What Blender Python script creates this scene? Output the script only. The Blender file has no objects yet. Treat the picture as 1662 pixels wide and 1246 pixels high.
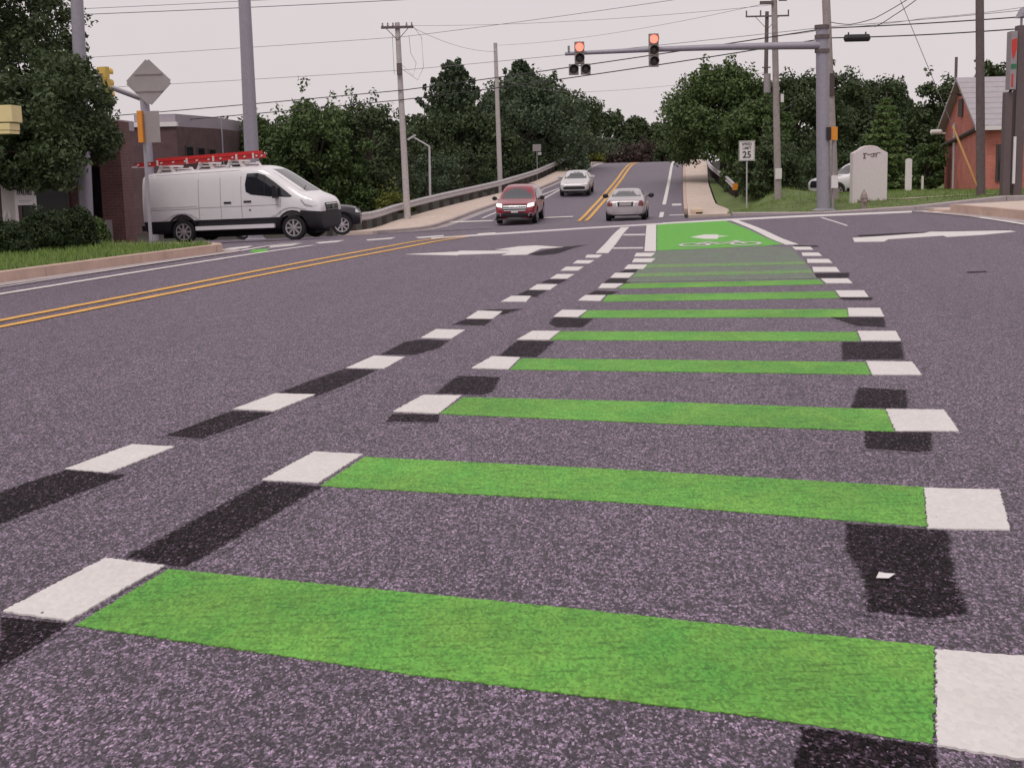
import bpy, bmesh, math, random
import numpy as np
from mathutils import Vector, Matrix
from mathutils.bvhtree import BVHTree

scene = bpy.context.scene
col = scene.collection
R = math.radians

# ------------------------------------------------------------------ camera
F, CX, CY, EYE, ROLL = 2200.0, 831.0, 623.0, 1.35, 0.0245
PITCH = math.atan(353 / F)
_U0 = Vector((0, math.sin(PITCH), math.cos(PITCH)))
FWD = Vector((0, math.cos(PITCH), -math.sin(PITCH)))
RGT = Vector((1, 0, 0)) * math.cos(ROLL) - _U0 * math.sin(ROLL)
UPV = _U0 * math.cos(ROLL) + Vector((1, 0, 0)) * math.sin(ROLL)
cam = bpy.data.objects.new('camera', bpy.data.cameras.new('camera'))
col.objects.link(cam)
M = Matrix.Identity(4)
for i in range(3):
    M[i][0], M[i][1], M[i][2] = RGT[i], UPV[i], -FWD[i]
M[2][3] = EYE
cam.matrix_world = M
cam.data.sensor_fit = 'HORIZONTAL'
cam.data.sensor_width = 36
cam.data.lens = 36 * F / 1662
cam.data.clip_start, cam.data.clip_end = 0.1, 6000
scene.camera = cam

# ------------------------------------------------------------------ sky, sun, exposure
SUN_EL, SUN_AZ = R(58), R(200)
world = bpy.data.worlds.new('World')
scene.world = world
world.use_nodes = True
wn, wl = world.node_tree.nodes, world.node_tree.links
wn.clear()
wo = wn.new('ShaderNodeOutputWorld'); wb = wn.new('ShaderNodeBackground')
sky = wn.new('ShaderNodeTexSky'); sky.sky_type = 'NISHITA'; sky.sun_disc = False
sky.sun_elevation, sky.sun_rotation = SUN_EL, SUN_AZ
sky.dust_density = 4
wm = wn.new('ShaderNodeMix'); wm.data_type = 'RGBA'
wtc = wn.new('ShaderNodeTexCoord'); wno = wn.new('ShaderNodeTexNoise')
wno.inputs['Scale'].default_value = 2.2; wno.inputs['Detail'].default_value = 5
wr = wn.new('ShaderNodeValToRGB')
wr.color_ramp.elements[0].position, wr.color_ramp.elements[1].position = .3, .75
wr.color_ramp.elements[0].color = (.93, .93, .94, 1); wr.color_ramp.elements[1].color = (1.05, 1.04, 1.04, 1)
wc = wn.new('ShaderNodeMix'); wc.data_type = 'RGBA'; wc.blend_type = 'MULTIPLY'; wc.inputs[0].default_value = 1
wc.inputs[6].default_value = (7.85, 7.12, 7.18, 1)
wl.new(wtc.outputs['Generated'], wno.inputs['Vector']); wl.new(wno.outputs['Fac'], wr.inputs['Fac'])
wl.new(wr.outputs['Color'], wc.inputs[7])
wm.inputs[0].default_value = 0.93
wl.new(sky.outputs['Color'], wm.inputs[6]); wl.new(wc.outputs[2], wm.inputs[7])
wl.new(wm.outputs[2], wb.inputs['Color']); wb.inputs['Strength'].default_value = 0.1
wl.new(wb.outputs['Background'], wo.inputs['Surface'])
sun = bpy.data.objects.new('sun', bpy.data.lights.new('sun', 'SUN'))
col.objects.link(sun)
sun.data.energy, sun.data.angle, sun.data.color = 1.0, R(18), (1, .96, .93)
sun.rotation_euler = (R(90) - SUN_EL, 0, R(180) - SUN_AZ)
sun.location = (0, 0, 40)
vs = scene.view_settings
vs.view_transform, vs.look, vs.exposure, vs.gamma = 'Standard', 'None', 0.0, 1.0
scene.render.engine = 'CYCLES'
scene.cycles.use_denoising = True
scene.cycles.max_bounces = 6
scene.cycles.diffuse_bounces = 3
scene.cycles.transparent_max_bounces = 6

# ------------------------------------------------------------------ picture and terrain
def ray(px, py): return FWD + RGT * ((px - CX) / F) + UPV * ((CY - py) / F)
PT = [(-20, 0), (18, 0), (25, -.02), (30, -.16), (36, -.38), (48, -.86), (58, -1.28), (62, -1.37), (66, -1.25), (71, -1.0),
      (82.6, -.5), (98, .2), (110, .85), (118, 1.18), (127, 1.36), (135, 1.42), (146, 1.25), (165, .2), (200, -2), (400, -4), (3000, -30)]
def prof(y):
    n = len(PT)
    if y <= PT[0][0]: return PT[0][1]
    def m(i):
        if i in (0, n - 1): return 0
        d0 = (PT[i][1] - PT[i-1][1]) / (PT[i][0] - PT[i-1][0]); d1 = (PT[i+1][1] - PT[i][1]) / (PT[i+1][0] - PT[i][0])
        return 0 if d0 * d1 <= 0 else 2 * d0 * d1 / (d0 + d1)
    for i in range(n - 1):
        if y <= PT[i+1][0]:
            h = PT[i+1][0] - PT[i][0]; t = (y - PT[i][0]) / h
            return ((2*t**3 - 3*t*t + 1) * PT[i][1] + (t**3 - 2*t*t + t) * h * m(i)
                    + (-2*t**3 + 3*t*t) * PT[i+1][1] + (t**3 - t*t) * h * m(i+1))
    return PT[-1][1]
def sm(a, b, x):
    t = min(1, max(0, (x - a) / (b - a))); return t * t * (3 - 2 * t)
def T(x, y):
    g = sm(23, 33, y) * (1 - sm(52, 78, y))
    u = x + 2; u = .5 * (u + math.sqrt(u * u + 2)); u = 9 * math.tanh(u / 9)
    l = -x - 3; l = .5 * (l + math.sqrt(l * l + 1.5)); l = 8 * math.tanh(l / 8)
    return prof(y) + .040 * u * g - .026 * l * sm(24, 36, y) * (1 - sm(52, 72, y))
def gp(px, py, off=0.0):
    """the point of the road surface seen at a pixel of the photograph"""
    d = ray(px, py); t = 2.0
    while t < 400:
        if EYE + t * d.z <= T(t * d.x, t * d.y) + off:
            a, b = t - .25, t
            for _ in range(24):
                m = (a + b) / 2
                if EYE + m * d.z <= T(m * d.x, m * d.y) + off: b = m
                else: a = m
            return Vector((b * d.x, b * d.y, EYE + b * d.z))
        t += .25
    return Vector((d.x * 60, d.y * 60, T(d.x * 60, 60)))
def atY(px, py, Y):
    d = ray(px, py); t = Y / d.y
    return Vector((t * d.x, Y, EYE + t * d.z))

# ------------------------------------------------------------------ materials
def nd(nt, kind, **kw):
    n = nt.nodes.new(kind)
    for k, v in kw.items(): setattr(n, k, v)
    return n
def mat(name, color, rough=.7, var=.12, scale=6, bump=0, bscale=40, metal=0, spec=.5, emit=None, estr=0, alpha=None, detail=6, coat=0):
    m = bpy.data.materials.new(name); m.use_nodes = True
    nt = m.node_tree; b = nt.nodes['Principled BSDF']
    b.inputs['Roughness'].default_value = rough; b.inputs['Metallic'].default_value = metal
    b.inputs['Specular IOR Level'].default_value = spec
    b.inputs['Coat Weight'].default_value = coat
    tc = nd(nt, 'ShaderNodeTexCoord')
    if var:
        no = nd(nt, 'ShaderNodeTexNoise'); no.inputs['Scale'].default_value = scale; no.inputs['Detail'].default_value = detail
        no.inputs['Roughness'].default_value = .65
        nt.links.new(tc.outputs['Object'], no.inputs['Vector'])
        mr = nd(nt, 'ShaderNodeMapRange')
        mr.inputs['From Min'].default_value, mr.inputs['From Max'].default_value = .25, .75
        mr.inputs['To Min'].default_value, mr.inputs['To Max'].default_value = 1 - var, 1 + var
        nt.links.new(no.outputs['Fac'], mr.inputs['Value'])
        mx = nd(nt, 'ShaderNodeMix', data_type='RGBA', blend_type='MULTIPLY'); mx.inputs[0].default_value = 1
        mx.inputs[6].default_value = (*color, 1)
        nt.links.new(mr.outputs['Result'], mx.inputs[7]); nt.links.new(mx.outputs[2], b.inputs['Base Color'])
    else:
        b.inputs['Base Color'].default_value = (*color, 1)
    if bump:
        bn = nd(nt, 'ShaderNodeTexNoise'); bn.inputs['Scale'].default_value = bscale; bn.inputs['Detail'].default_value = 4
        nt.links.new(tc.outputs['Object'], bn.inputs['Vector'])
        bp = nd(nt, 'ShaderNodeBump'); bp.inputs['Strength'].default_value = bump; bp.inputs['Distance'].default_value = .02
        nt.links.new(bn.outputs['Fac'], bp.inputs['Height']); nt.links.new(bp.outputs['Normal'], b.inputs['Normal'])
    if emit:
        b.inputs['Emission Color'].default_value = (*emit, 1); b.inputs['Emission Strength'].default_value = estr
    return m

def asphalt(name, base, contrast=1.0, big=.16, spec=.5, worn=None):
    """stone chips in dark binder"""
    m = bpy.data.materials.new(name); m.use_nodes = True
    nt = m.node_tree; b = nt.nodes['Principled BSDF']; L = nt.links.new
    b.inputs['Roughness'].default_value = .6; b.inputs['Specular IOR Level'].default_value = spec
    tco = nd(nt, 'ShaderNodeTexCoord'); mpn = nd(nt, 'ShaderNodeMapping')
    mpn.inputs['Scale'].default_value = (1, .52, 1); L(tco.outputs['Object'], mpn.inputs['Vector'])   # pattern stretched along Y so foreshortened chips look round from the camera
    class tc: outputs = {'Object': mpn.outputs['Vector']}
    wrp = nd(nt, 'ShaderNodeTexNoise'); wrp.inputs['Scale'].default_value = 70; wrp.inputs['Detail'].default_value = 2
    L(tc.outputs['Object'], wrp.inputs['Vector'])
    ad = nd(nt, 'ShaderNodeMix', data_type='RGBA', blend_type='LINEAR_LIGHT'); ad.inputs[0].default_value = .010
    L(tc.outputs['Object'], ad.inputs[6]); L(wrp.outputs['Color'], ad.inputs[7])
    v = nd(nt, 'ShaderNodeTexVoronoi'); v.inputs['Scale'].default_value = 128
    L(ad.outputs[2], v.inputs['Vector'])
    sp = nd(nt, 'ShaderNodeSeparateColor'); L(v.outputs['Color'], sp.inputs['Color'])
    r = nd(nt, 'ShaderNodeValToRGB'); e = r.color_ramp.elements
    c = contrast
    e[0].position, e[0].color = 0, (max(.05, 1 - .80*c),) * 3 + (1,)
    e[1].position, e[1].color = 1, (1 + 2.1*c, 1 + 2.05*c, 1 + 2.0*c, 1)
    for p, k in ((.30, -.66), (.52, -.15), (.74, .62), (.93, 1.35)):
        x = e.new(p); x.color = (max(.06, 1 + k*c),) * 3 + (1,)
    L(sp.outputs['Red'], r.inputs['Fac'])
    dr = nd(nt, 'ShaderNodeMapRange')     # dark binder between the chips
    dr.inputs['From Min'].default_value, dr.inputs['From Max'].default_value = .3, .75
    dr.inputs['To Min'].default_value, dr.inputs['To Max'].default_value = 1.12, 1 - .55*c
    L(v.outputs['Distance'], dr.inputs['Value'])
    m1 = nd(nt, 'ShaderNodeMix', data_type='RGBA', blend_type='MULTIPLY'); m1.inputs[0].default_value = 1
    fn = nd(nt, 'ShaderNodeTexNoise'); fn.inputs['Scale'].default_value = 150; fn.inputs['Detail'].default_value = 3
    L(tc.outputs['Object'], fn.inputs['Vector'])
    fr = nd(nt, 'ShaderNodeMapRange'); fr.inputs['From Min'].default_value, fr.inputs['From Max'].default_value = .38, .62
    fr.inputs['To Min'].default_value, fr.inputs['To Max'].default_value = 1 - .42*c, 1 + .42*c
    L(fn.outputs['Fac'], fr.inputs['Value'])
    m0 = nd(nt, 'ShaderNodeMix', data_type='RGBA', blend_type='MULTIPLY'); m0.inputs[0].default_value = 1
    L(r.outputs['Color'], m0.inputs[6]); L(fr.outputs['Result'], m0.inputs[7])
    L(m0.outputs[2], m1.inputs[6]); L(dr.outputs['Result'], m1.inputs[7])
    n2 = nd(nt, 'ShaderNodeTexNoise'); n2.inputs['Scale'].default_value = .55; n2.inputs['Detail'].default_value = 7; n2.inputs['Roughness'].default_value = .6
    L(tc.outputs['Object'], n2.inputs['Vector'])
    n3 = nd(nt, 'ShaderNodeTexNoise'); n3.inputs['Scale'].default_value = 9; n3.inputs['Detail'].default_value = 4
    L(tc.outputs['Object'], n3.inputs['Vector'])
    rot = nd(nt, 'ShaderNodeMapping'); rot.inputs['Rotation'].default_value = (0, 0, R(13)); L(tco.outputs['Object'], rot.inputs['Vector'])
    stw = nd(nt, 'ShaderNodeMapping'); stw.inputs['Scale'].default_value = (1.0, .045, 1); L(rot.outputs['Vector'], stw.inputs['Vector'])
    n4 = nd(nt, 'ShaderNodeTexNoise'); n4.inputs['Scale'].default_value = 1.3; n4.inputs['Detail'].default_value = 3; L(stw.outputs['Vector'], n4.inputs['Vector'])
    mx4 = nd(nt, 'ShaderNodeMix', data_type='FLOAT'); mx4.inputs[0].default_value = .55; L(n2.outputs['Fac'], mx4.inputs[2]); L(n4.outputs['Fac'], mx4.inputs[3])
    avg = nd(nt, 'ShaderNodeMath', operation='ADD'); L(mx4.outputs[0], avg.inputs[0]); L(n3.outputs['Fac'], avg.inputs[1])
    br = nd(nt, 'ShaderNodeMapRange')
    br.inputs['From Min'].default_value, br.inputs['From Max'].default_value = .7, 1.3
    br.inputs['To Min'].default_value, br.inputs['To Max'].default_value = 1 - big, 1 + big
    L(avg.outputs[0], br.inputs['Value'])
    m2 = nd(nt, 'ShaderNodeMix', data_type='RGBA', blend_type='MULTIPLY'); m2.inputs[0].default_value = 1
    L(m1.outputs[2], m2.inputs[6]); L(br.outputs['Result'], m2.inputs[7])
    m3 = nd(nt, 'ShaderNodeMix', data_type='RGBA', blend_type='MULTIPLY'); m3.inputs[0].default_value = 1
    m3.inputs[7].default_value = (*base, 1); L(m2.outputs[2], m3.inputs[6])
    if worn:     # where markings were ground off: ragged edge from the mesh's own border weight
        at = nd(nt, 'ShaderNodeAttribute', attribute_name='inner')
        wn_ = nd(nt, 'ShaderNodeTexNoise'); wn_.inputs['Scale'].default_value = 34; wn_.inputs['Detail'].default_value = 5; wn_.inputs['Roughness'].default_value = .7
        L(tco.outputs['Object'], wn_.inputs['Vector'])
        sm_ = nd(nt, 'ShaderNodeMath', operation='ADD'); L(at.outputs['Fac'], sm_.inputs[0]); L(wn_.outputs['Fac'], sm_.inputs[1])
        st_ = nd(nt, 'ShaderNodeMapRange'); st_.inputs['From Min'].default_value, st_.inputs['From Max'].default_value = .86, 1.06
        L(sm_.outputs[0], st_.inputs['Value'])
        bmx = nd(nt, 'ShaderNodeMix', data_type='RGBA'); bmx.inputs[6].default_value = (*base, 1); bmx.inputs[7].default_value = (*worn, 1)
        ck = nd(nt, 'ShaderNodeMapRange'); ck.inputs['From Min'].default_value, ck.inputs['From Max'].default_value = .55, .95
        ck.inputs['To Min'].default_value, ck.inputs['To Max'].default_value = 1.0, .45
        L(sp.outputs['Blue'], ck.inputs['Value'])
        fk_ = nd(nt, 'ShaderNodeMath', operation='MULTIPLY'); L(st_.outputs['Result'], fk_.inputs[0]); L(ck.outputs['Result'], fk_.inputs[1])
        L(fk_.outputs[0], bmx.inputs[0]); L(bmx.outputs[2], m3.inputs[7])
        spx = nd(nt, 'ShaderNodeMapRange'); spx.inputs['To Min'].default_value, spx.inputs['To Max'].default_value = spec, .05
        L(st_.outputs['Result'], spx.inputs['Value']); L(spx.outputs['Result'], b.inputs['Specular IOR Level'])
    L(m3.outputs[2], b.inputs['Base Color'])
    bp = nd(nt, 'ShaderNodeBump'); bp.inputs['Strength'].default_value = .55; bp.inputs['Distance'].default_value = .006
    bp.invert = True
    L(v.outputs['Distance'], bp.inputs['Height']); L(bp.outputs['Normal'], b.inputs['Normal'])
    return m

def paint(name, color, color2, under, wear=.25, grain=.3, fine=70, flecks=False, streak=0):
    """road paint over chips: mottled, with the binder showing where it is worn"""
    m = bpy.data.materials.new(name); m.use_nodes = True
    nt = m.node_tree; b = nt.nodes['Principled BSDF']; L = nt.links.new
    b.inputs['Roughness'].default_value = .65; b.inputs['Specular IOR Level'].default_value = .22
    tc = nd(nt, 'ShaderNodeTexCoord')
    n1 = nd(nt, 'ShaderNodeTexNoise'); n1.inputs['Scale'].default_value = 3.2; n1.inputs['Detail'].default_value = 8; n1.inputs['Roughness'].default_value = .7
    n2 = nd(nt, 'ShaderNodeTexVoronoi'); n2.inputs['Scale'].default_value = fine
    n3 = nd(nt, 'ShaderNodeTexNoise'); n3.inputs['Scale'].default_value = 75; n3.inputs['Detail'].default_value = 5; n3.inputs['Roughness'].default_value = .7
    mpn = nd(nt, 'ShaderNodeMapping'); mpn.inputs['Scale'].default_value = (1, .55, 1); L(tc.outputs['Object'], mpn.inputs['Vector'])
    for n in (n1, n2, n3): L(mpn.outputs['Vector'], n.inputs['Vector'])
    r1 = nd(nt, 'ShaderNodeMapRange'); r1.inputs['From Min'].default_value, r1.inputs['From Max'].default_value = .35, .68
    L(n1.outputs['Fac'], r1.inputs['Value'])
    a = nd(nt, 'ShaderNodeMix', data_type='RGBA'); a.inputs[6].default_value = (*color, 1); a.inputs[7].default_value = (*color2, 1)
    L(r1.outputs['Result'], a.inputs[0])
    s = nd(nt, 'ShaderNodeSeparateColor'); L(n2.outputs['Color'], s.inputs['Color'])
    g = nd(nt, 'ShaderNodeMapRange'); g.inputs['To Min'].default_value, g.inputs['To Max'].default_value = 1 - grain, 1 + grain
    L(s.outputs['Green'], g.inputs['Value'])
    b1 = nd(nt, 'ShaderNodeMix', data_type='RGBA', blend_type='MULTIPLY'); b1.inputs[0].default_value = 1
    L(a.outputs[2], b1.inputs[6]); L(g.outputs['Result'], b1.inputs[7])
    if streak:      # thin spots dragged along the bar by the applicator, and tyre dirt
        ms_ = nd(nt, 'ShaderNodeMapping'); ms_.inputs['Scale'].default_value = (9, 42, 1); L(tc.outputs['Object'], ms_.inputs['Vector'])
        ns_ = nd(nt, 'ShaderNodeTexNoise'); ns_.inputs['Scale'].default_value = 1; ns_.inputs['Detail'].default_value = 4; L(ms_.outputs['Vector'], ns_.inputs['Vector'])
        rs_ = nd(nt, 'ShaderNodeMapRange'); rs_.inputs['From Min'].default_value, rs_.inputs['From Max'].default_value = .52, .72
        rs_.inputs['To Min'].default_value, rs_.inputs['To Max'].default_value = 1.03, 1 - streak; L(ns_.outputs['Fac'], rs_.inputs['Value'])
        nt_ = nd(nt, 'ShaderNodeTexNoise'); nt_.inputs['Scale'].default_value = 1.1; nt_.inputs['Detail'].default_value = 5; L(tc.outputs['Object'], nt_.inputs['Vector'])
        rt_ = nd(nt, 'ShaderNodeMapRange'); rt_.inputs['From Min'].default_value, rt_.inputs['From Max'].default_value = .35, .65
        rt_.inputs['To Min'].default_value, rt_.inputs['To Max'].default_value = .84, 1.08; L(nt_.outputs['Fac'], rt_.inputs['Value'])
        pm = nd(nt, 'ShaderNodeMath', operation='MULTIPLY'); L(rs_.outputs['Result'], pm.inputs[0]); L(rt_.outputs['Result'], pm.inputs[1])
        b0 = b1; b1 = nd(nt, 'ShaderNodeMix', data_type='RGBA', blend_type='MULTIPLY'); b1.inputs[0].default_value = 1
        L(b0.outputs[2], b1.inputs[6]); L(pm.outputs[0], b1.inputs[7])
    w = nd(nt, 'ShaderNodeMapRange'); w.inputs['From Min'].default_value, w.inputs['From Max'].default_value = .5 + .5 * (.5 - wear) , .56 + .5 * (.5 - wear)
    L(n3.outputs['Fac'], w.inputs['Value'])
    c = nd(nt, 'ShaderNodeMix', data_type='RGBA'); c.inputs[7].default_value = (*under, 1)
    L(w.outputs['Result'], c.inputs[0]); L(b1.outputs[2], c.inputs[6]); L(c.outputs[2], b.inputs['Base Color'])
    if flecks:      # stray specks of tar and grit
        fv = nd(nt, 'ShaderNodeTexVoronoi'); fv.inputs['Scale'].default_value = 9; L(mpn.outputs['Vector'], fv.inputs['Vector'])
        fs_ = nd(nt, 'ShaderNodeSeparateColor'); L(fv.outputs['Color'], fs_.inputs['Color'])
        fr_ = nd(nt, 'ShaderNodeMath', operation='MULTIPLY'); L(fs_.outputs['Red'], fr_.inputs[0]); fr_.inputs[1].default_value = .075
        lt_ = nd(nt, 'ShaderNodeMath', operation='LESS_THAN'); L(fv.outputs['Distance'], lt_.inputs[0]); L(fr_.outputs[0], lt_.inputs[1])
        fm = nd(nt, 'ShaderNodeMix', data_type='RGBA'); fm.inputs[7].default_value = (.06, .05, .05, 1)
        L(lt_.outputs[0], fm.inputs[0]); L(c.outputs[2], fm.inputs[6]); L(fm.outputs[2], b.inputs['Base Color'])
    bp = nd(nt, 'ShaderNodeBump'); bp.inputs['Strength'].default_value = .35; bp.inputs['Distance'].default_value = .005; bp.invert = True
    L(n2.outputs['Distance'], bp.inputs['Height']); L(bp.outputs['Normal'], b.inputs['Normal'])
    return m

def brick_mat(name, c1, c2, mortar, scale=1.0):
    m = bpy.data.materials.new(name); m.use_nodes = True
    nt = m.node_tree; b = nt.nodes['Principled BSDF']; L = nt.links.new
    b.inputs['Roughness'].default_value = .85
    tc = nd(nt, 'ShaderNodeTexCoord'); mp = nd(nt, 'ShaderNodeMapping')
    # height becomes the course direction; x + y the run, so every wall face shows courses
    sx = nd(nt, 'ShaderNodeSeparateXYZ'); L(tc.outputs['Object'], sx.inputs[0])
    ad = nd(nt, 'ShaderNodeMath', operation='ADD'); L(sx.outputs['X'], ad.inputs[0]); L(sx.outputs['Y'], ad.inputs[1])
    cb = nd(nt, 'ShaderNodeCombineXYZ'); L(ad.outputs[0], cb.inputs['X']); L(sx.outputs['Z'], cb.inputs['Y'])
    br = nd(nt, 'ShaderNodeTexBrick'); L(cb.outputs[0], br.inputs['Vector'])
    br.inputs['Color1'].default_value = (*c1, 1); br.inputs['Color2'].default_value = (*c2, 1); br.inputs['Mortar'].default_value = (*mortar, 1)
    br.inputs['Scale'].default_value = scale; br.inputs['Brick Width'].default_value = .21; br.inputs['Row Height'].default_value = .075
    br.inputs['Mortar Size'].default_value = .008
    no = nd(nt, 'ShaderNodeTexNoise'); no.inputs['Scale'].default_value = 1.6; no.inputs['Detail'].default_value = 8; L(tc.outputs['Object'], no.inputs['Vector'])
    mr = nd(nt, 'ShaderNodeMapRange'); mr.inputs['From Min'].default_value, mr.inputs['From Max'].default_value = .3, .7
    mr.inputs['To Min'].default_value, mr.inputs['To Max'].default_value = .8, 1.15; L(no.outputs['Fac'], mr.inputs['Value'])
    mx = nd(nt, 'ShaderNodeMix', data_type='RGBA', blend_type='MULTIPLY'); mx.inputs[0].default_value = 1
    L(br.outputs['Color'], mx.inputs[6]); L(mr.outputs['Result'], mx.inputs[7]); L(mx.outputs[2], b.inputs['Base Color'])
    bp = nd(nt, 'ShaderNodeBump'); bp.inputs['Strength'].default_value = .4; bp.inputs['Distance'].default_value = .01; bp.invert = True
    L(br.outputs['Fac'], bp.inputs['Height']); L(bp.outputs['Normal'], b.inputs['Normal'])
    return m

def leaf_mat(name, dark, light, hue=None):
    m = bpy.data.materials.new(name); m.use_nodes = True
    nt = m.node_tree; b = nt.nodes['Principled BSDF']; L = nt.links.new
    b.inputs['Roughness'].default_value = .55; b.inputs['Specular IOR Level'].default_value = .3
    g = nd(nt, 'ShaderNodeNewGeometry')
    tc = nd(nt, 'ShaderNodeTexCoord'); no = nd(nt, 'ShaderNodeTexNoise'); no.inputs['Scale'].default_value = .9; no.inputs['Detail'].default_value = 3
    L(tc.outputs['Object'], no.inputs['Vector'])
    ad = nd(nt, 'ShaderNodeMath', operation='ADD'); L(g.outputs['Random Per Island'], ad.inputs[0]); L(no.outputs['Fac'], ad.inputs[1])
    mr = nd(nt, 'ShaderNodeMapRange'); mr.inputs['From Min'].default_value, mr.inputs['From Max'].default_value = .35, 1.45
    L(ad.outputs[0], mr.inputs['Value'])
    mx = nd(nt, 'ShaderNodeMix', data_type='RGBA'); mx.inputs[6].default_value = (*dark, 1); mx.inputs[7].default_value = (*light, 1)
    L(mr.outputs['Result'], mx.inputs[0]); L(mx.outputs[2], b.inputs['Base Color'])
    tr = nd(nt, 'ShaderNodeBsdfTranslucent'); L(mx.outputs[2], tr.inputs['Color'])
    ms = nd(nt, 'ShaderNodeMixShader'); ms.inputs[0].default_value = .22
    L(b.outputs[0], ms.inputs[1]); L(tr.outputs[0], ms.inputs[2])
    L(ms.outputs[0], nt.nodes['Material Output'].inputs['Surface'])
    return m

ASPB = (.138, .099, .144)
ASP = asphalt('asphalt', ASPB, 1.0, .22, .65)
ASP_DARK = asphalt('asphalt_ground_off', ASPB, 1.0, .22, .65, worn=(.016, .010, .013))
ASP_FAR = asphalt('asphalt_far', (.150, .120, .160), .8, .16, .75)
WHITE = paint('white_paint', (.73, .70, .68), (.67, .64, .615), (.36, .32, .32), wear=.17, grain=.05, flecks=True)
WHITE_OLD = paint('white_paint_worn', (.70, .65, .65), (.60, .56, .57), (.22, .19, .21), wear=.25, grain=.08)
YELLOW = paint('yellow_paint', (.80, .45, .12), (.70, .38, .09), (.2, .15, .12), wear=.25, grain=.1)
GREEN = paint('green_paint', (.105, .36, .055), (.185, .41, .066), (.04, .13, .022), wear=.24, grain=.30, fine=120, streak=.42)
GREEN_OLD = paint('green_paint_worn', (.155, .25, .14), (.165, .175, .16), (.15, .13, .15), wear=.5, grain=.3)
GREEN_MID = paint('green_paint_faded', (.14, .34, .09), (.20, .30, .12), (.13, .12, .12), wear=.42, grain=.3)
GREEN_FAR = paint('green_paint_box', (.11, .43, .05), (.14, .42, .055), (.05, .2, .04), wear=.2, grain=.2)
CONC = mat('concrete_tan', (.60, .49, .42), .85, .16, 2.5, .3, 60)
CONC_RED = mat('kerb_concrete', (.55, .40, .33), .85, .18, 3, .3, 60)
CONC_G = mat('gutter_concrete', (.42, .36, .36), .85, .14, 3, .2, 60)
GRASSG = mat('lawn_soil', (.12, .165, .048), .9, .35, 2.2, .5, 25)
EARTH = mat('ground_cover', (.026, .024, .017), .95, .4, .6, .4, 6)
GRASSB = leaf_mat('grass_blades', (.10, .165, .040), (.25, .35, .095))
LEAF_D = leaf_mat('leaf_dark', (0.03, 0.046, 0.022), (0.095, 0.135, 0.055))
LEAF_M = leaf_mat('leaf_mid', (0.034, 0.062, 0.022), (0.125, 0.185, 0.06))
LEAF_L = leaf_mat('leaf_light', (.060, .11, .035), (.22, .31, .11))
LEAF_B = leaf_mat('leaf_bluegreen', (0.034, 0.056, 0.034), (0.12, 0.165, 0.09))
LEAF_Y = leaf_mat('leaf_yellow', (.06, .08, .015), (.22, .24, .05))
LEAF_R = leaf_mat('leaf_russet', (.040, .028, .026), (.11, .075, .065))
LEAF_H = leaf_mat('leaf_hedge', (0.014, 0.024, 0.011), (0.05, 0.078, 0.028))
BARK = mat('bark', (.075, .058, .048), .9, .3, 8, .5, 30)
WOOD = mat('weathered_pole', (.36, .31, .30), .85, .22, 7, .3, 50)
WOOD_P = mat('pale_pole', (.50, .455, .45), .85, .2, 7, .3, 50)
WOOD_D = mat('dark_pole', (.15, .115, .115), .85, .25, 7, .3, 50)
STEEL = mat('galvanised_steel', (.34, .32, .37), .5, .1, 9, .06, 60, metal=.25)
STEEL_L = mat('light_steel', (.55, .53, .55), .45, .1, 9, metal=.3)
ALU = mat('sign_back', (.36, .32, .33), .5, .1, 5, metal=.3)
RAILM = mat('guardrail_zinc', (.58, .55, .57), .45, .15, 4, metal=.35)
POSTM = mat('post_timber', (.05, .038, .035), .9, .3, 10)
BLACKM = mat('black_plastic', (.018, .017, .021), .5, .1, 10)
CABLE = mat('cable_black', (.035, .032, .036), .6, 0)
CABLE_G = mat('cable_grey', (.22, .20, .21), .6, 0)
RUBBER = mat('rubber', (.016, .015, .017), .8, .2, 20)
WELL = mat('wheel_well', (.008, .008, .009), .9, 0)
GLASS = mat('car_glass', (.020, .022, .028), .06, 0, spec=.7)
GLASS_L = mat('windscreen_glass', (.06, .066, .072), .04, 0, spec=1.0)
RIM = mat('alloy', (.55, .52, .54), .35, .08, 20, metal=.55)
VANW = mat('van_white', (.85, .83, .85), .28, .03, 3, coat=.5)
REDP = mat('red_paint', (.27, .012, .03), .2, .05, 3, coat=.6)
SILV = mat('silver_paint', (.50, .46, .47), .32, .04, 3, metal=.25, coat=.4)
SILV2 = mat('pale_silver_paint', (.62, .59, .60), .32, .04, 3, metal=.1, coat=.4)
BLKP = mat('black_paint', (.022, .020, .026), .25, .05, 3, coat=.5)
CHROME = mat('chrome', (.75, .73, .74), .18, 0, metal=.9)
LAMPC = mat('headlamp_glass', (.80, .80, .82), .12, 0, spec=.8)
LAMPR = mat('tail_lamp', (.16, .012, .018), .15, 0, spec=.8)
LADR = mat('ladder_fibreglass', (.60, .045, .045), .5, .12, 12)
LADW = mat('ladder_white', (.80, .74, .74), .5, .08, 12)
ORANGE = mat('orange_plastic', (.75, .28, .03), .5, .06, 10)
SIGY = mat('signal_yellow', (.66, .46, .10), .5, .12, 8)
SIGW = mat('sign_white', (.78, .74, .74), .5, .04, 6)
INK = mat('sign_black', (.03, .026, .03), .6, 0)
REDLIT = mat('red_lamp_lit', (.5, .05, .03), .3, 0, emit=(1, .24, .17), estr=1.7)
LENS = mat('dark_lens', (.06, .05, .05), .3, 0)
SIGD = mat('signal_housing', (.30, .27, .25), .55, .12, 10)
BRICK1 = brick_mat('brick_maroon', (.155, .066, .060), (.115, .050, .048), (.15, .095, .09))
BRICK2 = brick_mat('brick_red', (.60, .175, .135), (.50, .145, .11), (.52, .26, .22))
BRICK3 = brick_mat('brick_dull', (.120, .066, .070), (.100, .055, .060), (.13, .09, .095))
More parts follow.
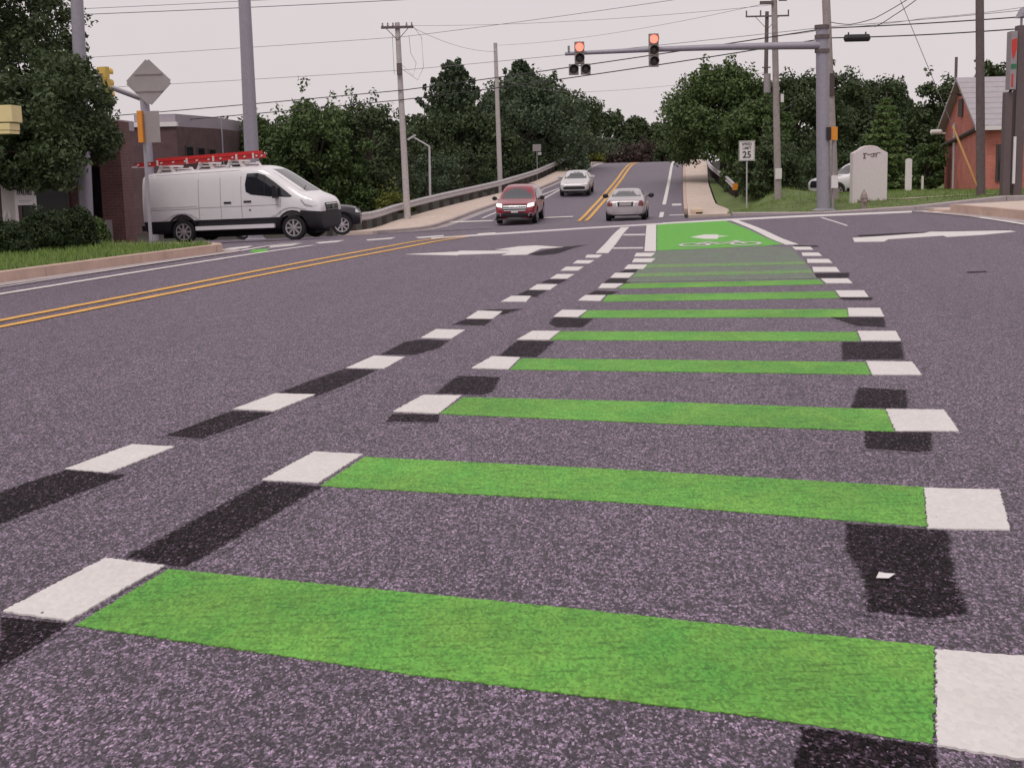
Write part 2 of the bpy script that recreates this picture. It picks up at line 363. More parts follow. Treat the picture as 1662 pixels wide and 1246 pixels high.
ROOFG = mat('grey_roof', (.40, .37, .39), .8, .12, 5, .2, 30)
FASC = mat('grey_fascia', (.36, .32, .36), .6, .08, 3)
TRIMD = mat('brown_trim', (.085, .062, .060), .7, .15, 8)
BROWNS = mat('brown_steel', (.135, .10, .10), .6, .1, 6)
STONE = mat('cast_stone', (.70, .64, .64), .8, .07, 14, .1, 60)
SIGNRED = mat('sign_red', (.60, .05, .04), .5, .05, 5)
SIGNGRN = mat('sign_green', (.03, .18, .08), .5, .05, 5)
YELLOWG = mat('guy_guard', (.75, .42, .16), .6, .08, 8)
CREAM = mat('cream_metal', (.80, .66, .34), .5, .08, 5)

# ------------------------------------------------------------------ mesh helpers
def link(name, me, m=None, parent=None, smooth=False):
    if m is not None: me.materials.append(m)
    if smooth:
        me.polygons.foreach_set('use_smooth', [True] * len(me.polygons))
    o = bpy.data.objects.new(name, me); col.objects.link(o)
    if parent: o.parent = parent
    return o
def tag(o, label=None, cat=None, group=None, kind=None):
    if label: o['label'] = label
    if cat: o['category'] = cat
    if group: o['group'] = group
    if kind: o['kind'] = kind
    return o
def thing(name, label, cat, loc=(0, 0, 0), rz=0.0, group=None):
    o = bpy.data.objects.new(name, None); col.objects.link(o)
    o.empty_display_size = .3
    o.location = loc; o.rotation_euler = (0, 0, rz)
    return tag(o, label, cat, group)
class MB:
    def __init__(s): s.v, s.f = [], []
    def add(s, vs, fs):
        k = len(s.v); s.v += [tuple(v) for v in vs]; s.f += [tuple(i + k for i in f) for f in fs]; return s
    def box(s, c, d, rz=0, ry=0, rx=0):
        x, y, z = d[0] / 2, d[1] / 2, d[2] / 2
        m = Matrix.Rotation(rz, 3, 'Z') @ Matrix.Rotation(ry, 3, 'Y') @ Matrix.Rotation(rx, 3, 'X')
        vs = [m @ Vector((a*x, b*y, e*z)) + Vector(c) for a in (-1, 1) for b in (-1, 1) for e in (-1, 1)]
        return s.add(vs, [(0, 1, 3, 2), (4, 6, 7, 5), (0, 4, 5, 1), (2, 3, 7, 6), (0, 2, 6, 4), (1, 5, 7, 3)])
    def tube(s, pts, r, n=8, cap=True):
        pts = [Vector(p) for p in pts]; rr = r if isinstance(r, (list, tuple)) else [r] * len(pts)
        vs = []; ref = None
        for i, p in enumerate(pts):
            d = (pts[min(i+1, len(pts)-1)] - pts[max(i-1, 0)])
            if d.length < 1e-9: d = Vector((0, 0, 1))
            d.normalize()
            if ref is None:
                ref = Vector((0, 0, 1)) if abs(d.z) < .9 else Vector((1, 0, 0))
            a = d.cross(ref).normalized(); b = d.cross(a).normalized(); ref = a.cross(d) if False else ref
            for k in range(n):
                t = 2 * math.pi * k / n
                vs.append(p + a * (rr[i] * math.cos(t)) + b * (rr[i] * math.sin(t)))
        fs = [(i*n + k, i*n + (k+1) % n, (i+1)*n + (k+1) % n, (i+1)*n + k) for i in range(len(pts)-1) for k in range(n)]
        if cap: fs += [tuple(range(n))[::-1], tuple((len(pts)-1)*n + k for k in range(n))]
        return s.add(vs, fs)
    def prism(s, poly, axis, a, b):
        """a flat outline given thickness: axis names the direction of thickness"""
        def mk(p, t):
            return {'x': (t, p[0], p[1]), 'y': (p[0], t, p[1]), 'z': (p[0], p[1], t)}[axis]
        n = len(poly)
        vs = [mk(p, a) for p in poly] + [mk(p, b) for p in poly]
        return s.add(vs, [tuple(range(n)), tuple(range(n, 2*n))[::-1]] + [(i, (i+1) % n, n + (i+1) % n, n + i) for i in range(n)])
    def lathe(s, prof_, n=16, axis='z', c=(0, 0, 0)):
        vs = []
        for (r, h) in prof_:
            for k in range(n):
                t = 2 * math.pi * k / n; x, y = r * math.cos(t), r * math.sin(t)
                p = {'z': (x, y, h), 'y': (x, h, y), 'x': (h, x, y)}[axis]
                vs.append((p[0] + c[0], p[1] + c[1], p[2] + c[2]))
        m = len(prof_)
        fs = [(i*n + k, i*n + (k+1) % n, (i+1)*n + (k+1) % n, (i+1)*n + k) for i in range(m-1) for k in range(n)]
        fs += [tuple(range(n))[::-1], tuple((m-1)*n + k for k in range(n))]
        return s.add(vs, fs)
    def mesh(s, name, recalc=True):
        me = bpy.data.meshes.new(name); me.from_pydata(s.v, [], s.f)
        if recalc:
            bm = bmesh.new(); bm.from_mesh(me); bmesh.ops.recalc_face_normals(bm, faces=bm.faces); bm.to_mesh(me); bm.free()
        me.update(); return me
    def build(s, name, m, parent=None, smooth=False):
        o = link(name, s.mesh(name), m, parent, smooth)
        if smooth:
            try: o.data.set_sharp_from_angle(angle=R(40))
            except Exception: pass
        return o
def drape(name, poly, h, m, parent=None, thick=0.0, hf=T, step=2.0, jit=0.0, seed=0):
    """an outline laid on the terrain, following its rise and fall, with thickness if asked"""
    rnd = random.Random(seed * 7 + len(poly))
    pts = [Vector((p[0], p[1], 0)) for p in poly]
    if jit:
        out = []
        for i, p in enumerate(pts):
            q = pts[(i+1) % len(pts)]; n = max(1, min(160, int((q - p).length / max(.012, jit * 2.2))))
            nrm = Vector((-(q - p).y, (q - p).x, 0)).normalized()
            for k in range(n):
                out.append(p.lerp(q, k / n) + nrm * rnd.uniform(-jit, jit) * (1 if k else .3))
        pts = out
    bm = bmesh.new()
    bm.faces.new([bm.verts.new(p) for p in pts])
    ys = [p.y for p in pts]; xs = [p.x for p in pts]
    for lo, hi, no in ((min(ys), max(ys), (0, 1, 0)), (min(xs), max(xs), (1, 0, 0))):
        k = math.ceil(lo / step) * step
        while k < hi - 1e-4:
            if k > lo + 1e-4:
                bmesh.ops.bisect_plane(bm, geom=bm.verts[:] + bm.edges[:] + bm.faces[:], plane_co=Vector(no) * k, plane_no=no)
            k += step
    bmesh.ops.triangulate(bm, faces=[f for f in bm.faces if len(f.verts) > 4])
    for v in bm.verts: v.co.z = hf(v.co.x, v.co.y) + h
    if thick:
        r = bmesh.ops.extrude_face_region(bm, geom=bm.faces[:])
        for v in [g for g in r['geom'] if isinstance(g, bmesh.types.BMVert)]: v.co.z -= thick
    bmesh.ops.recalc_face_normals(bm, faces=bm.faces)
    if not thick:
        for f in bm.faces:
            if f.normal.z < 0: f.normal_flip()
    me = bpy.data.meshes.new(name); bm.to_mesh(me); bm.free()
    return link(name, me, m, parent)
def text_mesh(body, size, name='lettering', depth=.004, align='CENTER', sx=1.0):
    c = bpy.data.curves.new('txt', 'FONT'); c.body = body; c.size = size; c.extrude = depth
    c.offset = size * .018; c.align_x = align; c.align_y = 'CENTER'; c.resolution_u = 3
    o = bpy.data.objects.new('txt', c); col.objects.link(o)
    bpy.context.view_layer.update()
    me = bpy.data.meshes.new_from_object(o.evaluated_get(bpy.context.evaluated_depsgraph_get()))
    bpy.data.objects.remove(o); bpy.data.curves.remove(c)
    me.transform(Matrix.Rotation(R(90), 4, 'X') @ Matrix.Diagonal((sx, 1, 1, 1)))
    me.name = name
    return me
def arc(cx, cy, r0, r1, a0, a1, n): return [(cx + r0 * math.cos(a0 + (a1-a0)*i/n), cy + r1 * math.sin(a0 + (a1-a0)*i/n)) for i in range(n + 1)]

# ------------------------------------------------------------------ ground and roads
def axis_steps(*segs):
    out = []
    for a, b, s in segs:
        k = a
        while k < b - 1e-6: out.append(k); k += s
    out.append(segs[-1][1]); return out
def sheet(name, xs, ys, hf, m):
    vs = [(x, y, hf(x, y)) for y in ys for x in xs]; n = len(xs)
    fs = [(j*n + i, j*n + i + 1, (j+1)*n + i + 1, (j+1)*n + i) for j in range(len(ys)-1) for i in range(n-1)]
    me = bpy.data.meshes.new(name); me.from_pydata(vs, [], fs); me.update()
    return link(name, me, m, None, True)
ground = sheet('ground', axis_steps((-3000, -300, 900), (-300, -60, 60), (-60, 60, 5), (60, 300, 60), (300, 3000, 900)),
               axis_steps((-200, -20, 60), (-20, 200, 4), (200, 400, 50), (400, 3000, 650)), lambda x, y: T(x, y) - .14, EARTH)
tag(ground, kind='structure')
road = sheet('road', axis_steps((-60, -16, 4), (-16, 16, 1), (16, 60, 4)), axis_steps((-14, 56, 1)), T, ASP)
tag(road, kind='structure')

# the far road climbs the hill; s = distance ahead, t = metres right of its yellow line
def fx(s, t): return 3.30 + .1305 * (s - 62) + t
def interp(tab, s):
    if s <= tab[0][0]: return tab[0][1]
    for (a, u), (b, v) in zip(tab, tab[1:]):
        if s <= b: return u + (v - u) * (s - a) / (b - a)
    return tab[-1][1]
KERB_L = [(54, -8.2), (58, -7.6), (62, -6.9), (77, -5.6), (85, -5.0), (97, -4.3), (106, -3.9), (120, -3.6), (165, -3.6)]
RAIL_L = [(54, -9.5), (66, -9.3), (75, -8.1), (85, -6.7), (97, -5.8), (106, -5.4), (120, -5.0), (165, -5.0)]
KERB_R = [(60, 4.75), (75, 4.65), (90, 4.6), (165, 4.5)]
def strip(name, s0, s1, ta, tb, h, m, parent=None, thick=0.0, step=2.0):
    A = ta if callable(ta) else (lambda s, v=ta: v); B = tb if callable(tb) else (lambda s, v=tb: v)
    n = max(1, int((s1 - s0) / step)); mb = MB(); tv, bv = [], []
    for i in range(n + 1):
        s = s0 + (s1 - s0) * i / n
        for t in (A(s), B(s)):
            x = fx(s, t); tv.append((x, s, T(x, s) + h))
    fs = [(2*i, 2*i + 1, 2*i + 3, 2*i + 2) for i in range(n)]
    if thick:
        k = len(tv); tv += [(x, y, z - thick) for x, y, z in tv]
        fs += [(k+2*i+2, k+2*i+3, k+2*i+1, k+2*i) for i in range(n)]
        for i in range(n):
            fs += [(2*i, 2*i+2, k+2*i+2, k+2*i), (2*i+1, k+2*i+1, k+2*i+3, 2*i+3)]
        fs += [(0, k, k+1, 1), (2*n, 2*n+1, k+2*n+1, k+2*n)]
    mb.add(tv, fs); return mb.build(name, m, parent)
far_road = strip('hill_road', 55.5, 172, lambda s: interp(KERB_L, s), lambda s: interp(KERB_R, s), .006, ASP_FAR)
tag(far_road, kind='structure')

def mark(name, pxs, m, h, parent=None, jit=.0048, seed=1):
    return drape(name, [gp(*p)[:2] for p in pxs], h * .6, m, parent or road, jit=jit, seed=seed, thick=h * .6 + .002)
L_BLK = [[(214,722),(283,726),(177,768),(106,762)], [(447,639.5),(512,641),(445,668),(379,664.5)], [(607,578),(657,580),(623,599),(562,598)],
 [(708,535),(755,536),(732,550),(683,549)], [(776,505),(815,506),(799,518),(757,517.5)], [(830,481),(862,481),(854,490),(813,490)],
 [(872,462),(905,462),(893,470.5),(859,470.5)], [(904,445.5),(932,445.5),(921,452.6),(893,452.6)], [(919,433.5),(947,433.5),(938,439.6),(910,439.6)],
 [(937,423),(964.5,423),(956,428),(930,428)], [(953,414),(977.5,414),(971,418.5),(950,418.5)]]
M_BLK = [[(171,907),(267,919),(111,1009),(5,993)], [(510,734),(589,738),(516,785),(425,780)], [(687,642),(749,642.7),(711,672),(638,668.6)],
 [(799,579),(844,581),(825,600),(765,598)], [(864,537.7),(909,538),(891,552),(839,551.7)], [(912.5,503.6),(953,504),(938.5,515),(898,514.6)],
 [(950,479.6),(983,479.6),(974,489),(938.5,488)], [(977.5,460.7),(1011.6,460.7),(998.6,468),(971,468)], [(998.6,443.5),(1029.5,443.5),(1021,451),(990.5,451)],
 [(1019.7,430),(1050.6,430),(1044,437),(1013,437)], [(1029.5,420),(1063.6,420),(1057,426),(1026,426)], [(1033,411),(1063.6,411),(1057,416.5),(1029.5,416.5)]]
R_BLK = [[(1519,1056),(1706,1070),(1738,1246),(1521,1212)], [(1500,793),(1622,796),(1639,861),(1506,859)], [(1438,665),(1532,666),(1555.6,700.5),(1454,700.5)],
 [(1406,587),(1480,588),(1496,609),(1416,609)], [(1392,538),(1454,538),(1462,553.5),(1398,553.5)], [(1376,500.5),(1428,500.5),(1435,514),(1378,514)],
 [(1356,472),(1402,472),(1410,482.6),(1364,482.6)], [(1332.6,452.7),(1376,452.7),(1383.6,460),(1340.6,460)], [(1318.6,434),(1357,434),(1363,441.6),(1320.6,441.6)],
 [(1310,421),(1344.5,421),(1351,427),(1311,427)], [(1301,410.5),(1328.6,410.5),(1334,415.7),(1303,415.7)], [(1286,401),(1315,401),(1320,405.7),(1291,405.7)]]
for blk in (L_BLK, M_BLK, R_BLK):
    for i, q in enumerate(blk): mark('white_block', q, WHITE, .010, seed=i + len(blk))
GB = [[(274,924),(890,984),(1240,1021),(1517,1049),(1515,1208),(1240,1165),(690,1098),(122,1015)], [(592,742),(1000,762),(1499,791),(1504,855),(1000,815),(520,789)],
 [(752,645),(1090,653),(1436,665),(1452,701),(1090,688),(714,672)], [(846,582),(1404,588),(1414,608),(828,600)], [(911,538),(1390,539),(1396,554),(893,552)],
 [(955,504),(1374,502),(1377,515),(941,516)], [(986,479),(1354,473),(1362,484),(978,490)], [(1015,460.5),(1330,454),(1338,461.5),(1003,469)]]
for i, q in enumerate(GB): mark('green_bar', q, GREEN, .005, seed=i + 40)
mark('worn_green_area', [(1066,408),(1245,399.5),(1284,402),(1316,436),(1326,452),(1016,458),(1036,438)], GREEN_OLD, .004, seed=51)
mark('worn_green_bar', [(1033,444),(1316,438.5),(1319,443),(1026,450)], GREEN_MID, .007, seed=52)
mark('worn_green_bar', [(1052,430),(1306,425),(1309,429),(1046,435)], GREEN_MID, .007, seed=53)
mark('green_box', [(1066.5,364.6),(1176,358.3),(1270,396.6),(1240,399),(1066,407)], GREEN_FAR, .005, jit=.01, seed=54)
mark('white_line', [(1182,357),(1195,357),(1296,397),(1275,397.4)], WHITE, .010, seed=55)
mark('white_line', [(1049.5,366),(1065,364.5),(1064.5,408),(1046,408)], WHITE, .010, seed=56)
mark('white_line', [(1008,369.5),(1021,369),(987.5,411),(967,411)], WHITE, .010, seed=57)
mark('thin_white_line', [(1012,380.4),(1047,380),(1047,382),(1011,382.3)], WHITE_OLD, .008, jit=0)
mark('thin_white_line', [(995,402),(1044,401.6),(1044,403.6),(994,404)], WHITE_OLD, .008, jit=0)
mark('stop_line', [(700,386.3),(780,380.2),(870,374.4),(960,368.8),(1080,362),(1080,364.2),(960,371),(870,377),(780,382.7),(700,388.2)], WHITE_OLD, .009, jit=0)
mark('stop_line', [(1076,361.9),(1180,356),(1300,350),(1400,346),(1480,342.6),(1480,345),(1400,348.6),(1300,352.6),(1180,358.4),(1076,364)], WHITE, .011, jit=0)
mark('thin_white_line', [(1335,353),(1376,366),(1374,367),(1331,353.5)], WHITE_OLD, .008, jit=0)
mark('turn_arrow', [(658.8,413),(742,409),(747,407.5),(823,407.5),(831,406.4),(804,405.8),(843,400.2),(871,398.9),(914,401.6),(878,404),(856,413.6),(814,414.6),(825.6,411.2),(745,413.8),(742,414.8)], WHITE, .010, jit=.004)
mark('turn_arrow', [(1383.9,386.5),(1430.7,383.7),(1500.4,378.7),(1509,376.7),(1639.8,374.5),(1648.5,376.3),(1596,381.5),(1537,385),(1531,382.8),(1441.6,388.7),(1435,392.4),(1387,393)], WHITE, .010, jit=.004)
# bicycle symbol and arrow in the green box
def local_mark(name, polys, m, h):
    mb = MB()
    for poly in polys:
        vs = [(x, y, T(x, y) + h) for x, y in poly]; mb.add(vs, [tuple(range(len(vs)))])
    o = mb.build(name, m, road)
    for p in o.data.polygons:
        if p.normal.z < 0: p.flip()
    return o
bc, bd = gp(1168, 394), gp(1165, 382)
def BK(u, v): return (bc.x + u + (bd.x - bc.x) * v / max(.1, (bd.y - bc.y)), bc.y + v)
bike = []
for cxw in (-.42, .42):
    for k in range(20):
        a0, a1 = 2*math.pi*k/20, 2*math.pi*(k+1)/20
        bike.append([BK(cxw + r*math.cos(a), -.55 + 1.9*r*math.sin(a)) for r, a in ((.27, a0), (.27, a1), (.20, a1), (.20, a0))])
def barp(p, q, w=.035):
    d = Vector((q[0]-p[0], (q[1]-p[1]))).normalized(); n = Vector((-d.y, d.x)) * w
    return [BK(p[0]+n.x, p[1]+n.y), BK(q[0]+n.x, q[1]+n.y), BK(q[0]-n.x, q[1]-n.y), BK(p[0]-n.x, p[1]-n.y)]
for p, q in (((-.42,-.55),(-.2,.1)), ((-.2,.1),(.28,.1)), ((.28,.1),(.0,-.55)), ((.0,-.55),(-.2,.1)), ((-.42,-.55),(.0,-.55)), ((.42,-.55),(.26,.35)), ((.26,.35),(.4,.4)), ((-.3,.3),(-.12,.3))):
    bike.append(barp(p, q))
local_mark('bicycle_symbol', bike, WHITE_OLD, .010)
mark('bicycle_arrow', [(1121,385.3),(1138,382),(1143,381.2),(1164.6,381),(1166,382.8),(1183,383.4),(1166,385),(1164.6,388),(1143,388)], WHITE, .010, jit=.003)
# lines on the left
for a, b in (((0,521),(757,382.2)), ((0,531.5),(757,385.2))):
    p, q = gp(*a), gp(*b); d = (q - p); d.z = 0; d.normalize(); n = Vector((-d.y, d.x, 0)) * .06; p = p - d * 9
    drape('yellow_line', [(p+n)[:2], (q+n)[:2], (q-n)[:2], (p-n)[:2]], .008, YELLOW, road, jit=.008, step=2)
def gline(name, a, b, w, m, h, back=9, fwd=0):
    p, q = gp(*a), gp(*b); d = (q - p); d.z = 0; d.normalize(); n = Vector((-d.y, d.x, 0)) * (w / 2); p = p - d * back; q = q + d * fwd
    return drape(name, [(p+n)[:2], (q+n)[:2], (q-n)[:2], (p-n)[:2]], h, m, road, jit=.006)
gline('white_line', (0,478), (414,412), .13, WHITE, .008)
gline('gutter_edge_line', (0,467.5), (366,412), .06, WHITE_OLD, .016)
gline('white_line', (414,412), (509,398.6), .13, WHITE, .0085, back=0)
gline('white_line', (372,411), (491,394), .12, WHITE_OLD, .0095, back=0)
mark('green_patch', [(406,409.4),(409,405.5),(436,404),(431,410.5)], GREEN_FAR, .007)
mark('white_bar', [(365,404),(411,399),(401,402.5),(374,405.5)], WHITE, .009, jit=.003)
mark('white_bar', [(440,400),(490,395),(476,398.4),(436,402.5)], WHITE, .0105, jit=.003)
mark('white_bar', [(511,394),(559,390),(548,393),(519,395.4)], WHITE, .009, jit=.003)
mark('white_bar', [(594,389.2),(642,385.4),(634,388),(597,390.6)], WHITE, .009, jit=.003)
mark('white_bar', [(674,385.5),(720,382),(720,383.8),(681,387)], WHITE, .0105, jit=.003)
mark('white_bar', [(775,379.5),(805,377.6),(803,379.6),(777,381.2)], WHITE, .0125, jit=.003)
# where old markings were ground away
DP = [[(-60,818),(106,763),(206,771),(-60,874)], [(427,782),(524,789),(302,921),(203,906)],
 [(0,1002),(110,1012),(95,1025),(40,1060),(0,1085)], [(558,599),(612,600),(588,613),(514,644),(450,639),(500,619)], [(376,667),(446,670),(330,712),(266,708)],
 [(618,576),(657,555),(685,551),(729,553),(713,565),(674,576)], [(734,527),(755,518),(800,518),(787,529)], [(784,503),(849,501),(817,511)],
 [(839,478.6),(856,471),(888,472),(869,482)], [(877,459),(891,453.6),(921,453.6),(908,461)], [(708,639),(729,620),(742,610),(812,612),(808,620),(800,636),(784,641)],
 [(625,685),(638,672),(713,673),(711,685)], [(810,578),(839,553),(899.5,554),(872,580)], [(891,525.7),(898,515),(963,517),(946.6,531.5),(904,531.5)],
 [(953,478.6),(966,472),(1005,473),(989,480)], [(979,460),(989,452),(1034,452.6),(1021,460)], [(1005,443),(1015,438),(1050.6,436),(1041,442)],
 [(1372,850),(1535,861.5),(1551,942),(1574,997),(1510,1004),(1409,992),(1404,942),(1386,914),(1372,891)], [(1299,1180),(1519,1212),(1526,1265),(1290,1265)],
 [(1402,700),(1510,702),(1512,732),(1490,734),(1406,728)], [(1392,629),(1470,633),(1474,662),(1382,663)],
 [(1366,555),(1462,555),(1468,583),(1368,584)], [(1346.5,515),(1434,515),(1438,531),(1390,529)], [(1358,482.6),(1416,482.6),(1416,487),(1370,487)],
 [(1318.6,444),(1378,442.8),(1378,450.7),(1318.6,451.5)], [(856,413),(884,406),(914,401),(954,397),(934,402),(904,412),(876,415)],
 [(1390,382),(1500,376),(1645,372.5),(1640,376),(1500,382),(1400,386)], [(1288,398),(1325,398.6),(1330,401),(1290,401)], [(1568,441),(1600,440),(1603,442),(1570,443.4)]]
def ground_off(pxs, seed):
    P = [Vector(gp(*p)[:2]) for p in pxs]; c = sum(P, Vector((0, 0))) / len(P)
    area = sum(P[i].x * P[i-1].y - P[i-1].x * P[i].y for i in range(len(P)))
    if area > 0: P = P[::-1]
    fine = []
    for a, b in zip(P, P[1:] + P[:1]):
        n = max(1, int((b - a).length / .12))
        fine += [a.lerp(b, k / n) for k in range(n)]
    def off(d):
        out = []
        n = len(fine)
        for i in range(n):
            t = (fine[(i+2) % n] - fine[i-2]).normalized(); out.append(fine[i] + Vector((t.y, -t.x)) * d)
        return out
    per = sum((fine[i] - fine[i-1]).length for i in range(len(fine))); wdt = min(.045, abs(area) / max(.1, per) * .2)
    o_, i_ = off(wdt), off(-wdt); n = len(fine)
    bm = bmesh.new(); lay = bm.verts.layers.float.new('inner')
    vo = [bm.verts.new((p.x, p.y, T(p.x, p.y) + .0015)) for p in o_]; vi = [bm.verts.new((p.x, p.y, T(p.x, p.y) + .0015)) for p in i_]
    for k in range(n): bm.faces.new((vo[k-1], vo[k], vi[k], vi[k-1]))
    f = bm.faces.new(vi); bmesh.ops.triangulate(bm, faces=[f])
    for v in vo: v[lay] = 0.0
    for v in vi: v[lay] = 1.0
    for f in bm.faces:
        f.normal_update()
        if f.normal.z < 0: f.normal_flip()
    me = bpy.data.meshes.new('dark_patch'); bm.to_mesh(me); bm.free()
    return link('dark_patch', me, ASP_DARK, road)
for i, q in enumerate(DP): ground_off(q, i)

# markings of the far road (s, t)
def fline(name, s0, s1, t, w, m, h=.016):
    A = t if callable(t) else (lambda s, v=t: v)
    return strip(name, s0, s1, lambda s: A(s) - w/2, lambda s: A(s) + w/2, h, m, far_road)
fline('yellow_line', 63, 160, -.17, .17, YELLOW); fline('yellow_line', 63, 160, .17, .17, YELLOW)
fline('white_line', 73, 160, lambda s: 3.62, .2, WHITE); fline('white_line', 63.5, 67.5, 3.62, .2, WHITE)
fline('white_line', 88, 160, -3.1, .18, WHITE)
fline('white_line', 66.5, 90, lambda s: interp([(66, -4.0), (92, -3.25)], s), .14, WHITE, .018)
fline('white_line', 67.5, 90, lambda s: interp([(66, -5.4), (80, -4.3), (92, -3.4)], s), .14, WHITE, .017)
fline('stop_line', 66.0, 66.7, lambda s: -2.0, 2.6, WHITE, .02); fline('stop_line', 65.4, 66.1, lambda s: -5.6, 2.2, WHITE, .02)
fline('bicycle_symbol', 71.8, 73.4, lambda s: 4.3, .5, WHITE_OLD, .018); fline('bicycle_symbol', 64.6, 65.2, lambda s: 4.35, .7, WHITE_OLD, .018)
fline('edge_line', 57, 88, lambda s: interp(KERB_L, s) + .42, .10, WHITE_OLD, .017)

# ------------------------------------------------------------------ pavements, kerbs, lawns
lp = tag(bpy.data.objects.new('hill_pavement_left', None), kind='structure'); col.objects.link(lp)
s = 56.0
while s < 150:
    e = s + 1.9
    strip('paving_slab', s, e - .02, lambda q: interp(RAIL_L, q) - .05, lambda q: interp(KERB_L, q) - .17, .14, CONC, lp, .25, 1); s = e
s = 56.0
while s < 150:
    e = s + 3.0
    strip('kerb_stone', s, e - .015, lambda q: interp(KERB_L, q) - .16, lambda q: interp(KERB_L, q) + .0, .135, CONC_G, lp, .25, 1); s = e
strip('gutter', 57, 150, lambda q: interp(KERB_L, q), lambda q: interp(KERB_L, q) + .3, .012, CONC_G, lp)
rp = tag(bpy.data.objects.new('hill_pavement_right', None), kind='structure'); col.objects.link(rp)
s = 62.0
while s < 150:
    e = s + (1.5 if s < 72 else 2.4)
    strip('paving_slab', s, e - .07, lambda q: interp(KERB_R, q) + .17, lambda q: interp(KERB_R, q) + (2.15 - .5 * sm(66, 71, q)) + .35 * sm(85, 120, q), .14, CONC, rp, .3, 1); s = e
s = 67.5
while s < 150:
    e = s + 3.0
    strip('kerb_stone', s, e - .015, lambda q: interp(KERB_R, q), lambda q: interp(KERB_R, q) + .16, .15, CONC_RED, rp, .3, 1); s = e
# kerb inlet with a pale yellow lip
ci = thing('kerb_inlet', 'pale concrete kerb inlet with a dark throat at the far corner', 'storm drain', (fx(64.5, 5.15), 64.5, T(fx(64.5, 5.15), 64.5)), -.13)
MB().box((.15, 0, .26), (.5, 3.2, .12)).build('lid', mat('inlet_lid', (.62, .50, .36), .8, .12, 6), ci)
MB().box((.3, 0, .1), (.2, 3.0, .2)).build('throat', WELL, ci)
for k in (-1.5, 1.5): MB().box((-.02, k, .1), (.25, .25, .22)).build('cheek', CONC_RED, ci)

def px_poly(pts, off=0): return [gp(a, b, off)[:2] for a, b in pts]
# left corner: kerbed lawn
isl = tag(bpy.data.objects.new('corner_lawn', None), kind='structure'); col.objects.link(isl)
k0, k1 = gp(0, 460), gp(352, 411)
kd = (k1 - k0); kd.z = 0; kd.normalize(); kn = Vector((-kd.y, kd.x, 0))
k00 = k0 - kd * 9
kl = (k1 - k00).length; n = 6
curve = [k1 + kd * (.9 * math.sin(a)) + kn * (.9 - .9 * math.cos(a)) for a in [R(15 * i) for i in range(0, 9)]]
back_dir = Vector((-math.sin(R(62)), math.cos(R(62)), 0))
edge = [k00 + (k1 - k00) * (i / n) for i in range(n + 1)] + curve[1:] + [curve[-1] + Vector((-1.9, 1.0, 0)) * k for k in (1, 2, 3.6)]
def inset(path, d):
    out = []
    for i, p in enumerate(path):
        a = path[max(i-1, 0)]; b = path[min(i+1, len(path)-1)]; t = (b - a); t.z = 0; t.normalize()
        out.append(p + Vector((-t.y, t.x, 0)) * d)
    return out
inn = inset(edge, .17); gut = inset(edge, -.33)
for i in range(len(edge) - 1):
    for (A, B, h, th, m, nm) in ((edge, inn, .145, .3, CONC_RED, 'kerb_stone'), (gut, edge, .012, 0, CONC_G, 'gutter')):
        a, b, c, d = A[i], A[i+1], B[i+1], B[i]
        if nm == 'kerb_stone':
            u = (b - a).normalized() * .006; a, b, c, d = a + u, b - u, c - u, d + u
        drape(nm, [a[:2], b[:2], c[:2], d[:2]], h, m, isl, thick=th, step=3)
lawn_poly = [p[:2] for p in inn] + [(-22, 27.5), (-22, 9)]
drape('lawn', lawn_poly, .13, GRASSG, isl, thick=.2)
# right near corner: pavement slab with a kerb
rc = tag(bpy.data.objects.new('corner_pavement', None), kind='structure'); col.objects.link(rc)
rpath = [gp(1508, 344), gp(1542, 345.5), gp(1600, 351), gp(1662, 357.5)]
rd = (rpath[-1] - rpath[-2]).normalized(); rpath.append(rpath[-1] + rd * 5); rpath.append(rpath[-1] + rd * 5)
rpath = [Vector((p.x, p.y, 0)) for p in rpath]
rin = inset(rpath, .17); rgut = inset(rpath, -.4)
for i in range(len(rpath) - 1):
    h0 = .05 if i == 0 else .19
    drape('kerb_stone', [rpath[i][:2], rpath[i+1][:2], rin[i+1][:2], rin[i][:2]], h0, CONC_RED, rc, thick=.4, step=3)
    drape('gutter', [rgut[i][:2], rgut[i+1][:2], rpath[i+1][:2], rpath[i][:2]], .013, CONC_G, rc, step=3)
back = [(rin[-1].x + 2, 38), (gp(1560, 322.5, .18).x, 37)]
pts = [p[:2] for p in rin[1:]] + back
drape('pavement', pts, .185, CONC, rc, thick=.3)
drape('ramp', [rin[0][:2], rin[1][:2], back[1], (rin[0].x + .3, rin[0].y + 2.0)], .06, CONC, rc, thick=.2)
gline('white_line', (1480, 342.8), (1662, 364.5), .16, WHITE, .012, back=0, fwd=6)

# right far corner: grass bank, its height from points read off the photograph
BKP = [(1170,352,47),(1250,348,46.5),(1337,344,46.3),(1400,342,45.5),(1480,337,44.5),(1545,330,44),(1662,322,44),(1780,318,44),(1172,340,59),(1166,333,66),(1212,302,54),(1190,306,57),
       (1262,322,51),(1300,323,57),(1410,325,47.5),(1480,311,56),(1530,310,60),(1592,318,47),(1640,316,46),(1640,308,55),(1330,324,70),(1440,308,75),(1800,308,60),(1180,298,70)]
BKW = [atY(*p) for p in BKP]
def bank(x, y):
    z = bank0(x, y); k = sm(0, 2.4, x - max(7.0, bank_left(y)))
    return z * k + (T(x, y) + .11) * (1 - k)
def bank_left(y): return fx(y, interp(KERB_R, y) + 2.2 - .45 * sm(66, 71, y)) if y > 60 else 10.0 - .19 * (60 - y)
def bank0(x, y):
    sw = sz = 0
    for p in BKW:
        w = 1 / (((x - p.x) ** 2 + (y - p.y) ** 2) + .15) ** 1.8
        sw += w; sz += w * p.z
    return sz / sw
bx0 = lambda y: max(7.0, bank_left(y))
